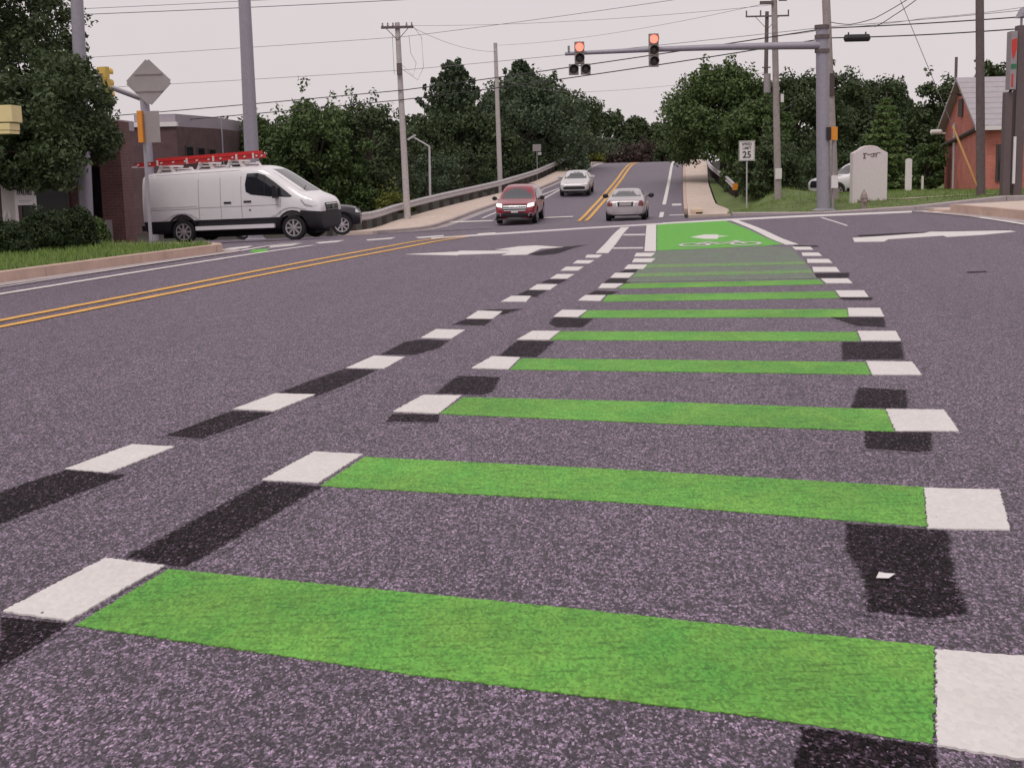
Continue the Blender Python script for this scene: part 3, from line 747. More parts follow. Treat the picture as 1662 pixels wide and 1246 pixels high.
nb = 34; ys = axis_steps((45.2, 96, 1.1)); mb = MB(); vs = []
for y in ys:
    a, b = bx0(y), 60
    for i in range(nb + 1):
        x = a + (b - a) * (i / nb) ** 1.5
        vs.append((x, y, bank(x, y)))
mb.add(vs, [(j*(nb+1) + i, j*(nb+1) + i + 1, (j+1)*(nb+1) + i + 1, (j+1)*(nb+1) + i) for j in range(len(ys)-1) for i in range(nb)])
gb = mb.build('grass_bank', GRASSG, None, True); tag(gb, kind='structure')
fk = tag(bpy.data.objects.new('far_kerb', None), kind='structure'); col.objects.link(fk)
x = 7.4
while x < 40:
    e = x + 3.0
    vs = []
    for q in (x, e - .02):
        z = bank(q, 45.2)
        vs += [(q, 44.85, z + .01), (q, 45.25, z + .03), (q, 44.85, z - .9), (q, 45.25, z - .9)]
    MB().add(vs, [(0, 4, 5, 1), (0, 2, 6, 4), (1, 5, 7, 3), (0, 1, 3, 2), (4, 6, 7, 5)]).build('kerb_stone', CONC_G, fk)
    x = e
drape('parking_strip', [(13.2, 47.8), (17, 47.9), (30, 50.5), (30, 51.3), (17, 48.5), (13.2, 48.4)], .03, CONC, fk, hf=bank)

drape('footpath', [(9.9, 62.6), (13.4, 61.6), (13.7, 62.6), (10.0, 64.2)], .035, CONC, fk, hf=bank, step=1)
def grass(name, inside, xr, yr, hf, n, hgt, seed):
    rnd = np.random.default_rng(seed); vs = []; fs = []
    k = 0; tries = 0
    while k < n and tries < n * 6:
        tries += 1
        x, y = rnd.uniform(*xr), rnd.uniform(*yr)
        if not inside(x, y): continue
        z = hf(x, y); a = rnd.uniform(0, 6.28); h = hgt * rnd.uniform(.5, 1.3); w = h * .13
        lx, ly = rnd.normal(0, h * .35, 2)
        vs += [(x - w*math.cos(a), y - w*math.sin(a), z - .01), (x + w*math.cos(a), y + w*math.sin(a), z - .01), (x + lx, y + ly, z + h)]
        fs.append((3*k, 3*k + 1, 3*k + 2)); k += 1
    me = bpy.data.meshes.new(name); me.from_pydata(vs, [], fs); me.update()
    return link(name, me, GRASSB)
def in_poly(poly):
    def f(x, y):
        c = False; j = len(poly) - 1
        for i in range(len(poly)):
            xi, yi = poly[i][0], poly[i][1]; xj, yj = poly[j][0], poly[j][1]
            if (yi > y) != (yj > y) and x < (xj - xi) * (y - yi) / (yj - yi) + xi: c = not c
            j = i
        return c
    return f
tag(grass('lawn_grass', in_poly(lawn_poly), (-13, -4), (14.5, 28), lambda x, y: T(x, y) + .13, 26000, .085, 1),
    'short green grass on the kerbed corner lawn by the bushes', 'grass', kind='stuff')
tag(grass('bank_grass', lambda x, y: x > bx0(y) + .05, (7.2, 32), (45.3, 64), bank, 30000, .09, 2),
    'mown green grass on the bank beyond the crossing', 'grass', kind='stuff')

# ------------------------------------------------------------------ buildings
def wall_box(mb, x0, x1, y0, y1, z0, z1): return mb.box(((x0+x1)/2, (y0+y1)/2, (z0+z1)/2), (x1-x0, y1-y0, z1-z0))
def windows(root, rects, y, m, frame=TRIMD):
    for (x0, x1, z0, z1) in rects:
        w = MB(); t = .05
        w.box(((x0+x1)/2, y - .02, z1 + t/2), (x1-x0+2*t, .08, t)).box(((x0+x1)/2, y - .02, z0 - t/2), (x1-x0+2*t, .08, t))
        w.box((x0 - t/2, y - .02, (z0+z1)/2), (t, .08, z1-z0)).box((x1 + t/2, y - .02, (z0+z1)/2), (t, .08, z1-z0))
        f = w.build('window', frame, root)
        MB().box(((x0+x1)/2, y - .008, (z0+z1)/2), (x1-x0, .03, z1-z0)).build('pane', m, f)
# low brick building behind the bushes
c = atY(222, 390, 34); g0 = T(c.x, 34) - .2
b1 = thing('brick_building', 'low maroon brick building with a square pier behind the bushes', 'building', (c.x, 34, g0))
pier_h = atY(200, 196, 34).z - g0
w = MB(); wall_box(w, -.80, -.26, 0, .95, 0, pier_h); w.build('pier', BRICK1, b1)
w = MB(); wall_box(w, -7.5, -1.42, .35, 3.6, 0, pier_h - .15); wall_box(w, -1.42, -.90, 1.4, 3.0, 0, pier_h - .15); w.build('wall', BRICK1, b1)
w = MB(); wall_box(w, -7.7, -.9, -.12, 3.8, pier_h - .14, pier_h + .12); w.build('roof_edge', FASC, b1)
w = MB(); wall_box(w, -1.40, -.80, 1.30, 1.42, .05, 2.2); d = w.build('door', BLACKM, b1)
w = MB(); wall_box(w, -.86, -.82, 1.24, 1.30, 1.0, 1.15); w.build('handle', STEEL_L, d)
w = MB(); wall_box(w, -.74, -.58, -.05, 0, .05, .9); w.build('meter_box', ALU, b1)
windows(b1, [(-4.6, -3.2, .9, 2.0), (-2.9, -1.75, .9, 2.0)], .35, GLASS)
# taller brick building farther back with a grey upper storey
c = atY(292, 300, 66); zb = -1.6
def zz(py, px=300, Y=66): return atY(px, py, Y).z - zb
b2 = thing('brick_building', 'two storey dull brick building with grey upper fascia behind the van', 'building', (c.x, 66, zb))
xl, xr = atY(205, 250, 66).x - c.x, atY(356, 250, 72).x - c.x
# left front wing, set forward; right wing angles away
top1, top2 = zz(205), zz(184)
w = MB(); w.prism([(xl, 0), (0, 0), (xr + .3, 5.5), (xr + .3, 14), (xl, 14)], 'z', 0, top1); w.build('wall', BRICK3, b2)
w = MB(); w.prism([(xl + .4, .3), (-.1, .3), (xr + .05, 5.8), (xr + .05, 13.7), (xl + .4, 13.7)], 'z', top1 + .002, top2); w.build('upper_storey', FASC, b2)
w = MB(); w.prism([(xl - .1, -.1), (.05, -.12), (.05, .25), (xl - .1, .25)], 'z', top1 + .004, top1 + .22); w.build('coping', SIGW, b2)
dv = Vector((xr + .3, 5.5)); dl = dv.length; dv.normalize(); dn = Vector((dv.y, -dv.x))
for k, (u, z0, z1) in enumerate(((.9, zz(256), zz(238)), (2.3, zz(254), zz(240)), (3.7, zz(253), zz(242)))):
    p = dv * u + dn * .02; q = dv * (u + .75) + dn * .02
    m0 = (p + q) / 2
    f = MB().box((m0.x, m0.y, (z0+z1)/2), ((q-p).length + .14, .08, z1-z0 + .14), rz=math.atan2(dv.y, dv.x)).build('window', TRIMD, b2)
    m1 = m0 + dn * .04
    MB().box((m1.x, m1.y, (z0+z1)/2), ((q-p).length, .03, z1-z0), rz=math.atan2(dv.y, dv.x)).build('pane', GLASS, f)
MB().tube([(xr + .32, 5.35, 0), (xr + .32, 5.35, top2)], .05, 6).build('downpipe', STEEL, b2)
# red brick building at the right, gable end to the left
A_, B_ = atY(1587, 312, 56), atY(1532, 312, 63); zb = -.55
b3 = thing('red_brick_building', 'red brick building with grey gabled roof behind the tall sign posts', 'building', (A_.x, 56, zb))
bxo, byo = B_.x - A_.x, 7.0
ze = atY(1587, 203, 56).z - zb; zp = atY(1559, 133, 59.5).z - zb; mx, my = bxo / 2, byo / 2
w = MB()
LN = 12.0
w.add([(0, 0, 0), (0, 0, ze), (mx, my, zp), (bxo, byo, ze), (bxo, byo, 0), (LN, 0, 0), (LN, 0, ze), (LN + mx, my, zp), (LN + bxo, byo, ze), (LN + bxo, byo, 0)],
      [(0, 1, 2, 3, 4), (9, 8, 7, 6, 5), (0, 5, 6, 1), (4, 3, 8, 9), (1, 6, 7, 2), (2, 7, 8, 3)])
w.build('wall', BRICK2, b3)
w = MB(); o = .35; sl = (zp - ze) / my
def roofp(x, yy, z): return (x, yy, z + .04)
w.add([roofp(-.3, -o, ze - o*sl), roofp(LN + .3, -o, ze - o*sl), roofp(LN + .3 + mx, my, zp), roofp(-.3 + mx, my, zp), roofp(LN + .3 + bxo, byo + o, ze - o*sl), roofp(-.3 + bxo, byo + o, ze - o*sl)], [(0, 1, 2, 3), (3, 2, 4, 5)])
me = w.mesh('roof'); bm = bmesh.new(); bm.from_mesh(me)
r_ = bmesh.ops.extrude_face_region(bm, geom=bm.faces[:])
for v in [g for g in r_['geom'] if isinstance(g, bmesh.types.BMVert)]: v.co.z += .14
bmesh.ops.recalc_face_normals(bm, faces=bm.faces); bm.to_mesh(me); bm.free()
rf = link('roof', me, ROOFG, b3)
for i in range(1, 9):     # courses of roofing, as raised laps
    t = i / 9
    y_, z_ = -o + (my + o) * t, ze - o*sl + (zp - ze + o*sl) * t
    MB().box((LN/2 + mx * t, y_, z_ + .185), (LN + .5, .03, .018), rx=math.atan(sl)).build('roof_course', ROOFG, rf)
MB().box((LN / 2, -o - .06, ze - o*sl + .05), (LN + .6, .12, .16)).build('gutter', SIGW, b3)
MB().tube([(bxo*.02 - .1, .0, ze - .12), (bxo - .1, byo, ze - .75)], .09, 6).build('trim_board', TRIMD, b3)
MB().box((mx - .05, my, zp - 1.1), (.08, .55, .75)).build('gable_vent', TRIMD, b3)
for xx in (1.2, 3.6, 6.0):
    f = MB().box((xx, -.03, 1.55), (1.0, .08, 1.5)).build('window', TRIMD, b3); MB().box((xx, -.075, 1.55), (.86, .03, 1.36)).build('pane', GLASS, f)
MB().box((mx - .12, my - .02, zp - .55), (.25, .1, .1)).box((mx - .45, my - .02, zp - .5), (.5, .1, .06)).build('bracket', TRIMD, b3)
MB().tube([(bxo - .3, byo - 2.2, 0), (bxo - .3, byo - 2.2, ze + .2)], .07, 6).build('downpipe', STEEL_L, b3)
fl = thing('flood_light', 'white cylindrical flood light on the corner of the red building', 'light', atY(1534, 217, 62))
MB().tube([(0, 0, 0), (-.35, -.1, .02)], .05, 6).build('arm', SIGW, fl)
MB().lathe([(.05, -.3), (.11, -.26), (.12, .15), (.08, .22)], 10, 'x', (-.4, -.1, .08)).build('lamp_head', SIGW, fl)
ch = thing('vent_pipe', 'thin dark vent pipe rising past the red building gable', 'pipe', (atY(1551, 140, 66).x, 66, -.6))
MB().tube([(0, 0, 0), (0, 0, atY(1551, 93, 66).z + .6)], .07, 6).build('pipe', WOOD_D, ch)

# ------------------------------------------------------------------ poles, signals, signs
def pole(name, label, cat, px_top, px_base, Y, r0, r1, m, group=None, base=None, hf=T, zt=None):
    """a pole from its foot to where its top shows; leans as the photograph shows"""
    b = atY(*px_base, Y); t = atY(*px_top, Y)
    z0 = (hf(b.x, Y) if base is None else base)
    ztop = t.z if zt is None else zt
    root = thing(name, label, cat, (b.x, Y, z0 - .05), 0, group)
    dx = (t.x - b.x) / max(.1, (t.z - b.z))
    h = ztop - z0 + .05
    MB().tube([(dx * h * k / 6, 0, h * k / 6) for k in range(7)], [r0 + (r1 - r0) * k / 6 for k in range(7)], 14).build('shaft', m, root, True)
    root['_h'] = h; root['_dx'] = dx
    return root, (lambda z: Vector((dx * (z - z0 + .05), 0, z - z0 + .05)))
# utility pole with crossarm
up, upf = pole('utility_pole', 'pale wooden utility pole with one crossarm beside the guardrail', 'utility pole', (645, 37), (661, 342), 67, .17, .12, WOOD_P)
za = atY(650, 45, 67).z; q = upf(za)
arm = MB().box((q.x, -.16, q.z), (1.55, .1, .12)).build('crossarm', WOOD_D, up)
for k in (-.7, -.45, -.2, .45, .7): MB().lathe([(.03, 0), (.05, .05), (.03, .1), (.045, .14), (.0, .17)], 8, 'z', (q.x + k, -.16, q.z + .06)).build('insulator', ALU, arm)
for k in (-.55, .55): MB().tube([(q.x + k, -.18, q.z - .03), (q.x, -.12, q.z - .6)], .018, 5).build('brace', WOOD_D, up)
zq = atY(650, 112, 67).z; q2 = upf(zq)
MB().tube([(q2.x, -.2, q2.z + .25), (q2.x, -.2, q2.z - .3)], .13, 10).build('dark_sleeve', WOOD_D, up)
for pts_ in ([(q.x + .75, -.16, q.z + .05), (q.x + 1.15, -.2, q.z - .5), (q.x + 1.2, -.2, q.z - 1.9), (q.x + .9, -.2, q.z - 2.5), (q2.x + .1, -.2, q2.z)],
             [(q.x + .55, -.16, q.z - .4), (q.x + .6, -.2, q.z - 1.2), (q.x + .85, -.2, q.z - 1.7), (q.x + .7, -.2, q.z - 2.3), (q2.x + .1, -.2, q2.z + .2)],
             [(q.x - .25, -.16, q.z - .3), (q.x - .22, -.2, q.z - 2.2)]):
    MB().tube(pts_, .010, 4).build('jumper_cable', CABLE_G, up)
u2, u2f = pole('utility_pole', 'bare grey wooden pole behind the guardrail halfway up the hill', 'utility pole', (804, 70), (812, 296), 88, .17, .12, WOOD_P)
u3, u3f = pole('utility_pole', 'wooden utility pole with a white notice beside the speed limit sign', 'utility pole', (1256, -30), (1263, 323), 52, .135, .105, WOOD, hf=bank)
q = u3f(atY(1262, 282, 52).z); MB().box((q.x, -.17, q.z), (.24, .03, .4)).build('notice', SIGW, u3)
q = u3f(atY(1259, 128, 52).z); MB().tube([(q.x - .3, .1, q.z - .5), (q.x - .3, .1, q.z + .2)], .13, 12).build('transformer', ALU, u3)
MB().tube([(q.x + .16, -.1, q.z + .1), (q.x + .5, -.2, q.z + .25), (q.x + .75, -.2, q.z - .3), (q.x + .55, -.2, q.z - 1.0), (q.x + .16, -.1, q.z - 1.2)], .03, 6).build('cable_loop', CABLE, u3)
q = u3f(atY(1259, 160, 52).z); MB().box((q.x + .2, -.12, q.z), (.1, .12, .3)).build('bracket', SIGW, u3)
q = u3f(atY(1258, 5, 52).z)
MB().box((q.x - .3, -.1, q.z), (.5, .1, .12)).box((q.x + .3, -.1, q.z + .1), (.3, .08, .1)).build('bracket', WOOD_D, u3)
u4, u4f = pole('utility_pole', 'far thin utility pole with a wide crossarm behind the mast arm', 'utility pole', (1245, 19), (1240, 300), 92, .17, .12, WOOD_D)
q = u4f(atY(1244, 27, 92).z); am = MB().box((q.x + .0, -.16, q.z), (2.85, .1, .1)).build('crossarm', WOOD_D, u4)
for k in (-1.38, -.45, 1.38): MB().tube([(q.x + k, -.16, q.z), (q.x + k, -.16, q.z + .38)], .05, 6).build('insulator', WOOD_D, am)
for k in (-.8, .75): MB().tube([(q.x + k, -.18, q.z - .03), (q.x, -.12, q.z - .85)], .02, 5).build('brace', WOOD_D, u4)
q = u4f(atY(1241, 110, 92).z)
for k in (0, -.45): MB().box((q.x, -.1, q.z + k), (.55, .1, .08)).build('bracket', WOOD_D, u4)
MB().tube([(q.x + .1, -.15, q.z - 1.9), (q.x + .1, -.15, q.z - .9)], .26, 10).build('transformer', WOOD_D, u4)
u5, u5f = pole('utility_pole', 'brown wooden pole standing right behind the signal mast', 'utility pole', (1338, -60), (1354, 331), 50, .17, .14, WOOD, hf=bank)
q = u5f(atY(1350, 138, 50).z); MB().box((q.x + .05, -.17, q.z), (.16, .08, .8)).build('riser_box', TRIMD, u5)
u6, u6f = pole('utility_pole', 'dark brown pole in front of the red brick building', 'utility pole', (1590, -40), (1592, 318), 47, .155, .135, WOOD_D, hf=bank)
# steel poles on the left
s1, s1f = pole('steel_pole', 'thick grey steel pole rising above the white van', 'pole', (393, -70), (412, 330), 46, .26, .19, STEEL, base=T(-8, 46))
MB().lathe([(.36, 0), (.36, .08), (.27, .12)], 14).build('base_plate', STEEL, s1)
s2, s2f = pole('steel_pole', 'grey steel pole among the leaves beside the maroon brick building', 'pole', (120, -70), (139, 352), 33.3, .17, .145, STEEL, base=T(-10, 33))
MB().lathe([(.26, 0), (.26, .06), (.18, .1)], 14).build('base_plate', STEEL, s2)
# street lamp behind the guardrail
sl_, slf = pole('street_lamp', 'small grey street lamp with a bent arm behind the guardrail', 'street lamp', (696, 238), (697, 300), 74.5, .075, .06, STEEL_L, base=-1.1)
q = slf(atY(696, 238, 74.5).z); e = atY(671, 223, 74.5); e0 = sl_.location
MB().tube([q, (e.x - e0.x, 0, e.z - e0.z)], .05, 6).build('arm', STEEL_L, sl_)
MB().box((e.x - e0.x - .1, 0, e.z - e0.z), (.5, .16, .1), ry=-.5).build('lamp_head', STEEL_L, sl_)

# mast with signals
Ym = 46.5
mp_, mpf = pole('signal_mast', 'grey steel signal mast with a long arm over the road', 'signal mast', (1334, 42), (1337, 342), Ym, .235, .20, STEEL, base=bank(atY(1337, 342, Ym).x, Ym))
ax0 = mpf(atY(1333, 74, Ym).z); tipw = atY(917, 88, Ym); tip = tipw - mp_.location
MB().lathe([(.42, 0), (.42, .1), (.26, .16)], 14).build('base_plate', STEEL, mp_)
na = 8
am_pts = [ax0.lerp(tip, k / na) + Vector((0, -.05, .05 * math.sin(math.pi * k / na))) for k in range(na + 1)]
MB().tube(am_pts, [.135 - .075 * k / na for k in range(na + 1)], 12).build('mast_arm', STEEL, mp_, True)
for py in (44, 60, 83):
    q = mpf(atY(1335, py, Ym).z); MB().lathe([(.25, -.06), (.25, .06)], 14, 'z', tuple(q)).build('clamp_band', WOOD_D, mp_)
q = mpf(atY(1350, 217, Ym).z); ped = MB().box((q.x + .32, -.12, q.z), (.24, .22, .44)).build('pedestrian_signal', ORANGE, mp_)
MB().box((q.x + .14, -.16, q.z), (.14, .26, .42)).build('visor', BLACKM, ped)
MB().tube([(q.x + .34, -.1, q.z - .22), (q.x + .34, -.1, .02)], .05, 8).build('side_post', ALU, mp_)
qb = atY(1350, 295, Ym).z - mp_.location.z; MB().box((q.x + .36, -.2, qb), (.22, .12, .42)).build('push_button_box', SIGW, mp_)
q = atY(923, 80, Ym) - mp_.location; MB().box((q.x, -.05, q.z), (.07, .14, .2)).build('camera_unit', SIGD, mp_)

def signal(label, pxc, py_top, Y, sections, doghouse=False, face_m=SIGD, lit=True, rz=0.0, name='traffic_light', w=.36):
    top = atY(pxc, py_top, Y); n = sections; sh = .36
    H_ = n * sh + (sh if doghouse else 0)
    r = thing(name, label, 'traffic light', (top.x, Y - .3, top.z - H_), rz)
    def sect(cx, cz, on, par):
        bx_ = MB().box((cx, .08, cz), (w, .2, sh - .012)).build('section', face_m, par)
        MB().lathe([(.14, -.025), (.125, -.045), (.06, -.06)], 16, 'y', (cx, 0, cz)).build('lens', REDLIT if on else LENS, bx_)
        v = MB(); m = 10; vs = []
        for i in range(m + 1):
            a = R(-20) + R(220) * i / m
            for (rr, yy) in ((.16, -.02), (.16, -.22 - .04 * math.sin(a)), (.148, -.02), (.148, -.22 - .04 * math.sin(a))):
                vs.append((cx + rr * math.cos(a), yy, cz + rr * math.sin(a)))
        fs = []
        for i in range(m):
            a, b = 4*i, 4*i + 4
            fs += [(a, b, b+1, a+1), (a+2, a+3, b+3, b+2), (a+1, b+1, b+3, a+3), (a, a+2, b+2, b)]
        fs += [(0, 1, 3, 2), (4*m, 4*m+2, 4*m+3, 4*m+1)]
        v.add(vs, fs).build('visor', face_m, bx_)
    for k in range(n): sect(0, H_ - sh * (k + .5), lit and k == 0, r)
    if doghouse:
        for k in (-.2, .2): sect(k, sh * .5, False, r)
    MB().box((0, .26, H_ - sh * 1.3), (.08, .2, .5)).build('mounting_bracket', STEEL, r)
    return r
signal('red lit traffic light of three stacked lamps, nearer the mast', 1059.5, 56, Ym, 3, w=.32)
signal('red lit traffic light with two lamps side by side below, at the arm end', 939.5, 69, Ym, 2, True, w=.32)
# left mast, its arm reaching toward the camera
Yl = 58
lb = atY(246, 300, Yl)
lm = thing('signal_mast', 'slim grey signal mast behind the warning sign, arm reaching left', 'signal mast', (lb.x, Yl, T(lb.x, Yl)))
za = 4.45; hz_ = za - lm.location.z
MB().tube([(0, 0, 0), (0, 0, hz_ + .15)], [.16, .13], 12).build('shaft', STEEL, lm, True)
tp = atY(65, 100, 35.5) - lm.location
pth = [Vector((0, 0, hz_)).lerp(tp, k / 8) for k in range(9)]
MB().tube(pth, [.12 - .07 * k / 8 for k in range(9)], 10).build('mast_arm', STEEL_L, lm, True)
sg = signal('pale yellow traffic light seen from behind on the left mast arm', 174, 110, 45.5, 3, face_m=SIGY, lit=False, rz=R(155), w=.34)

# warning sign seen from behind
ws = atY(245, 389, 25); wz = T(ws.x, 25) + .12
wsn = thing('warning_sign', 'diamond warning sign seen from behind on a post at the kerb', 'sign', (ws.x, 25, wz))
ct = atY(242, 134, 25) - wsn.location
MB().box((0, 0, (ct.z + .2) / 2), (.055, .04, ct.z + .2)).build('post', STEEL, wsn)
dia = MB().prism([(0, -.43), (.43, 0), (0, .43), (-.43, 0)], 'y', -.010, .010); me = dia.mesh('diamond_panel')
bm = bmesh.new(); bm.from_mesh(me); bmesh.ops.bevel(bm, geom=[e for e in bm.edges if abs(e.verts[0].co.y - e.verts[1].co.y) > .01], offset=.04, segments=3, affect='EDGES'); bm.to_mesh(me); bm.free()
dp = link('diamond_panel', me, ALU, wsn); dp.location = (ct.x, -.035, ct.z)
for k in (-.15, .15): MB().box((ct.x, -.055, ct.z + k), (.5, .02, .03)).build('stiffener', ALU, wsn)
q = atY(248, 206, 25) - wsn.location; MB().box((q.x, -.035, q.z), (.27, .012, .56)).build('plaque', ALU, wsn)
q = atY(230, 206, 25) - wsn.location; MB().box((q.x, -.03, q.z), (.085, .2, .56)).build('orange_panel', ORANGE, wsn)
# speed limit sign
sp_ = atY(1212, 303, 54); spz = bank(sp_.x, 54)
sps = thing('speed_limit_sign', 'white speed limit 25 sign on a thin post by the trees', 'sign', (sp_.x, 54, spz - .05), R(-6))
zc = atY(1211, 245, 54).z - spz + .05
MB().box((0, .02, (zc + .3) / 2), (.05, .035, zc + .3)).build('post', STEEL_L, sps)
pn = MB().box((0, -.012, zc), (.62, .02, .78)).build('panel', SIGW, sps)
for bd, sz, dz in (('SPEED', .15, .255), ('LIMIT', .15, .10), ('25', .36, -.16)):
    t = link('lettering', text_mesh(bd, sz, sx=.95), INK, pn); t.location = (0, -.026, zc + dz)
bl = MB(); wI, hI, tI = .57, .73, .014
bl.box((0, -.024, zc + hI/2), (wI, .004, tI)).box((0, -.024, zc - hI/2), (wI, .004, tI)).box((-wI/2, -.024, zc), (tI, .004, hI)).box((wI/2, -.024, zc), (tI, .004, hI))
bl.build('border', INK, pn)
# small sign seen from behind on the hill
hs = atY(872, 276, 100); hz0 = -.2
hsn = thing('road_sign', 'small grey sign seen from behind beyond the guardrail', 'sign', (hs.x, 100, hz0))
zt = atY(872, 240, 100).z - hz0
MB().tube([(0, 0, -.3), (0, 0, zt)], .03, 6).build('post', STEEL_L, hsn)
MB().box((0, -.04, zt), (.6, .03, .5)).build('panel', ALU, hsn); MB().box((.2, -.04, zt - .42), (.24, .03, .2)).build('plaque', STEEL_L, hsn)
# stone sign slab
mo = atY(1409, 325, 47.5); mz = bank(mo.x, 47.5)
mon = thing('stone_sign', 'pale stone sign slab with an arched top and dark letters', 'sign', (mo.x, 47.5, mz - .1), R(4))
hw = 28.5 / F * 47.5; ht = (325 - 238) / F * 47.5 + .1; hs_ = (325 - 250) / F * 47.5 + .1
prof_ = [(-hw, 0), (hw, 0), (hw, hs_)] + [(hw * .62 * math.cos(R(a)) , hs_ + (ht - hs_) * (.25 + .75 * math.sin(R(a)))) for a in (20, 45, 70, 90, 110, 135, 160)] + [(-hw, hs_)]
me = MB().prism(prof_, 'y', -.16, .16).mesh('slab'); bm = bmesh.new(); bm.from_mesh(me)
bmesh.ops.bevel(bm, geom=[e for e in bm.edges if abs(e.verts[0].co.y - e.verts[1].co.y) < .01], offset=.018, segments=2, affect='EDGES'); bm.to_mesh(me); bm.free()
slab = link('slab', me, STONE, mon)
zl = (325 - 254.5) / F * 47.5 + .1
lt = MB()      # letters too blurred to read: their strokes as they show
for (x0, x1, z0, z1, dz0, dz1) in ((-.255, -.205, -.075, .085, 0, 0), (-.28, -.13, .065, .095, 0, 0), (-.13, .02, .03, .06, .03, 0), (.0, .12, -.04, -.01, 0, 0), (.08, .12, -.01, .09, -.08, 0), (.12, .24, .06, .09, 0, 0), (.16, .20, -.05, .06, 0, .02), (-.28, -.18, -.09, -.065, 0, 0), (.02, .10, .05, .08, 0, 0), (.22, .33, .085, .11, 0, 0)):
    lt.box(((x0+x1)/2 + .02, -.165, zl + (z0+z1)/2), (x1-x0, .012, z1-z0))
lt.build('lettering', mat('faded_letters', (.17, .13, .125), .7, .2, 20), slab)
# fire hydrants
def hydrant(label, p, m, s=1.0):
    r = thing('fire_hydrant', label, 'fire hydrant', p); r.scale = (s, s, s)
    MB().lathe([(.17, 0), (.17, .05), (.11, .06), (.11, .42), (.14, .43), (.14, .47), (.12, .48), (.115, .55), (.08, .64), (.03, .68), (.03, .73), (.0, .74)], 14).build('barrel', m, r, True)
    for k in (-1, 1): MB().lathe([(.05, 0), (.05, .09), (.06, .09), (.06, .12), (.02, .13)], 10, 'x').build('side_nozzle', m, r).matrix_local = Matrix.Translation((k * .1, 0, .36)) @ Matrix.Diagonal((k, 1, 1, 1))
    MB().lathe([(.065, -.1), (.065, -.17), (.03, -.19)], 10, 'y', (0, 0, .34)).build('front_nozzle', m, r)
HYD = mat('hydrant_paint', (.30, .24, .22), .5, .15, 8); HYDW = mat('hydrant_white', (.70, .64, .60), .5, .1, 8)
p = atY(1402, 341, 45.8); hydrant('dull grey fire hydrant on the grass in front of the stone sign', (p.x, 45.8, bank(p.x, 45.8) - .02), HYD, .95)
p = atY(150, 398, 24.3); hydrant('small pale fire hydrant on the lawn beside the dark bushes', (p.x, 24.3, T(p.x, 24.3) + .11), HYDW, .28)
# property sign
av = atY(42, 340, 29.5); avz = T(av.x, 29.5)
avs = thing('property_sign', 'white board lettered AVAILABLE standing behind the bushes', 'sign', (av.x, 29.5, avz), R(3))
zt, zb_ = atY(42, 301, 29.5).z - avz, atY(42, 333, 29.5).z - avz
pn = MB().box((0, 0, (zt + zb_) / 2), (.36, .03, zt - zb_)).build('board', SIGW, avs)
t = link('lettering', text_mesh('AVAILABLE', .085, sx=.78), INK, pn); t.location = (0, -.018, zt - .15); t.scale = (1, 1, 2.0)
MB().box((0, -.018, zb_ + .10), (.28, .006, .012)).box((-.02, -.018, zb_ + .06), (.22, .006, .010)).build('small_print', ALU, pn)
for k in (-.2, .2): MB().box((k, .02, (zt + .05) / 2), (.05, .05, zt + .05)).build('post', SIGW, avs)
ab = atY(15, 350, 30); abz = T(ab.x, 30)
abn = thing('sign_frame', 'pale folding sign frame at the left edge behind the bushes', 'sign', (ab.x, 30, abz))
h = atY(15, 300, 30).z - abz
MB().add([(-.35, 0, h), (.22, 0, h), (.22, .02, h), (-.35, .02, h), (-.35, -.3, .1), (.22, -.3, .1), (.22, -.28, .1), (-.35, -.28, .1)], [(0, 1, 5, 4), (3, 7, 6, 2), (0, 3, 2, 1), (4, 5, 6, 7), (0, 4, 7, 3), (1, 2, 6, 5)]).build('panel', STONE, abn)
MB().tube([(-.3, -.35, 0), (0, -.12, h * .62)], .035, 6).tube([(.24, -.35, 0), (.05, -.12, h * .62)], .035, 6).build('strut', SIGW, abn)
# yellow cabinet at the left edge: its post stands just outside the frame
yc = atY(-30, 195, 24); ycz = T(yc.x, 24)
ycn = thing('pylon_sign', 'cream yellow stepped metal cabinet cut off by the left edge', 'sign', (yc.x, 24, ycz))
def yz(py): return atY(0, py, 24).z - ycz
wd = lambda px: atY(px, 195, 24).x - yc.x
for a, b, pxr in ((172, 199, 28), (201, 207, 23), (207, 212, 23), (213, 218, 22)):
    MB().box(((wd(pxr) - .55) / 2, 0, (yz(a) + yz(b)) / 2), (wd(pxr) + .55, .5, yz(a) - yz(b))).build('cabinet_band', CREAM, ycn)
MB().tube([(-.3, 0, 0), (-.3, 0, yz(215))], .09, 8).build('post', BROWNS, ycn)
# tall sign at the right edge
ts = atY(1640, 318, 45); tz = bank(ts.x, 45.6)
tsn = thing('pylon_sign', 'tall store sign on two brown posts at the right edge', 'sign', (ts.x, 45.6, tz - .1))
def sx_(px): return atY(px, 200, 45.6).x - ts.x
def sz_(py): return atY(1645, py, 45.6).z - tz + .1
MB().box((sx_(1634), 0, sz_(150) / 2), ((11) / F * 45.6, .3, sz_(150))).build('post', BROWNS, tsn)
MB().box((sx_(1654), .1, sz_(42) / 2), ((14) / F * 45.6, .35, sz_(42))).build('post', BROWNS, tsn)
MB().tube([(sx_(1634), 0, sz_(155)), (sx_(1640), 0, sz_(145)), (sx_(1647), .05, sz_(138)), (sx_(1647), .05, sz_(60))], .045, 6).build('side_rail', BLACKM, tsn)
pnl = MB().box((sx_(1636.5), -.1, (sz_(52) + sz_(146)) / 2), (9.5 / F * 45.6, .42, sz_(52) - sz_(146))).build('sign_panel', ALU, tsn)
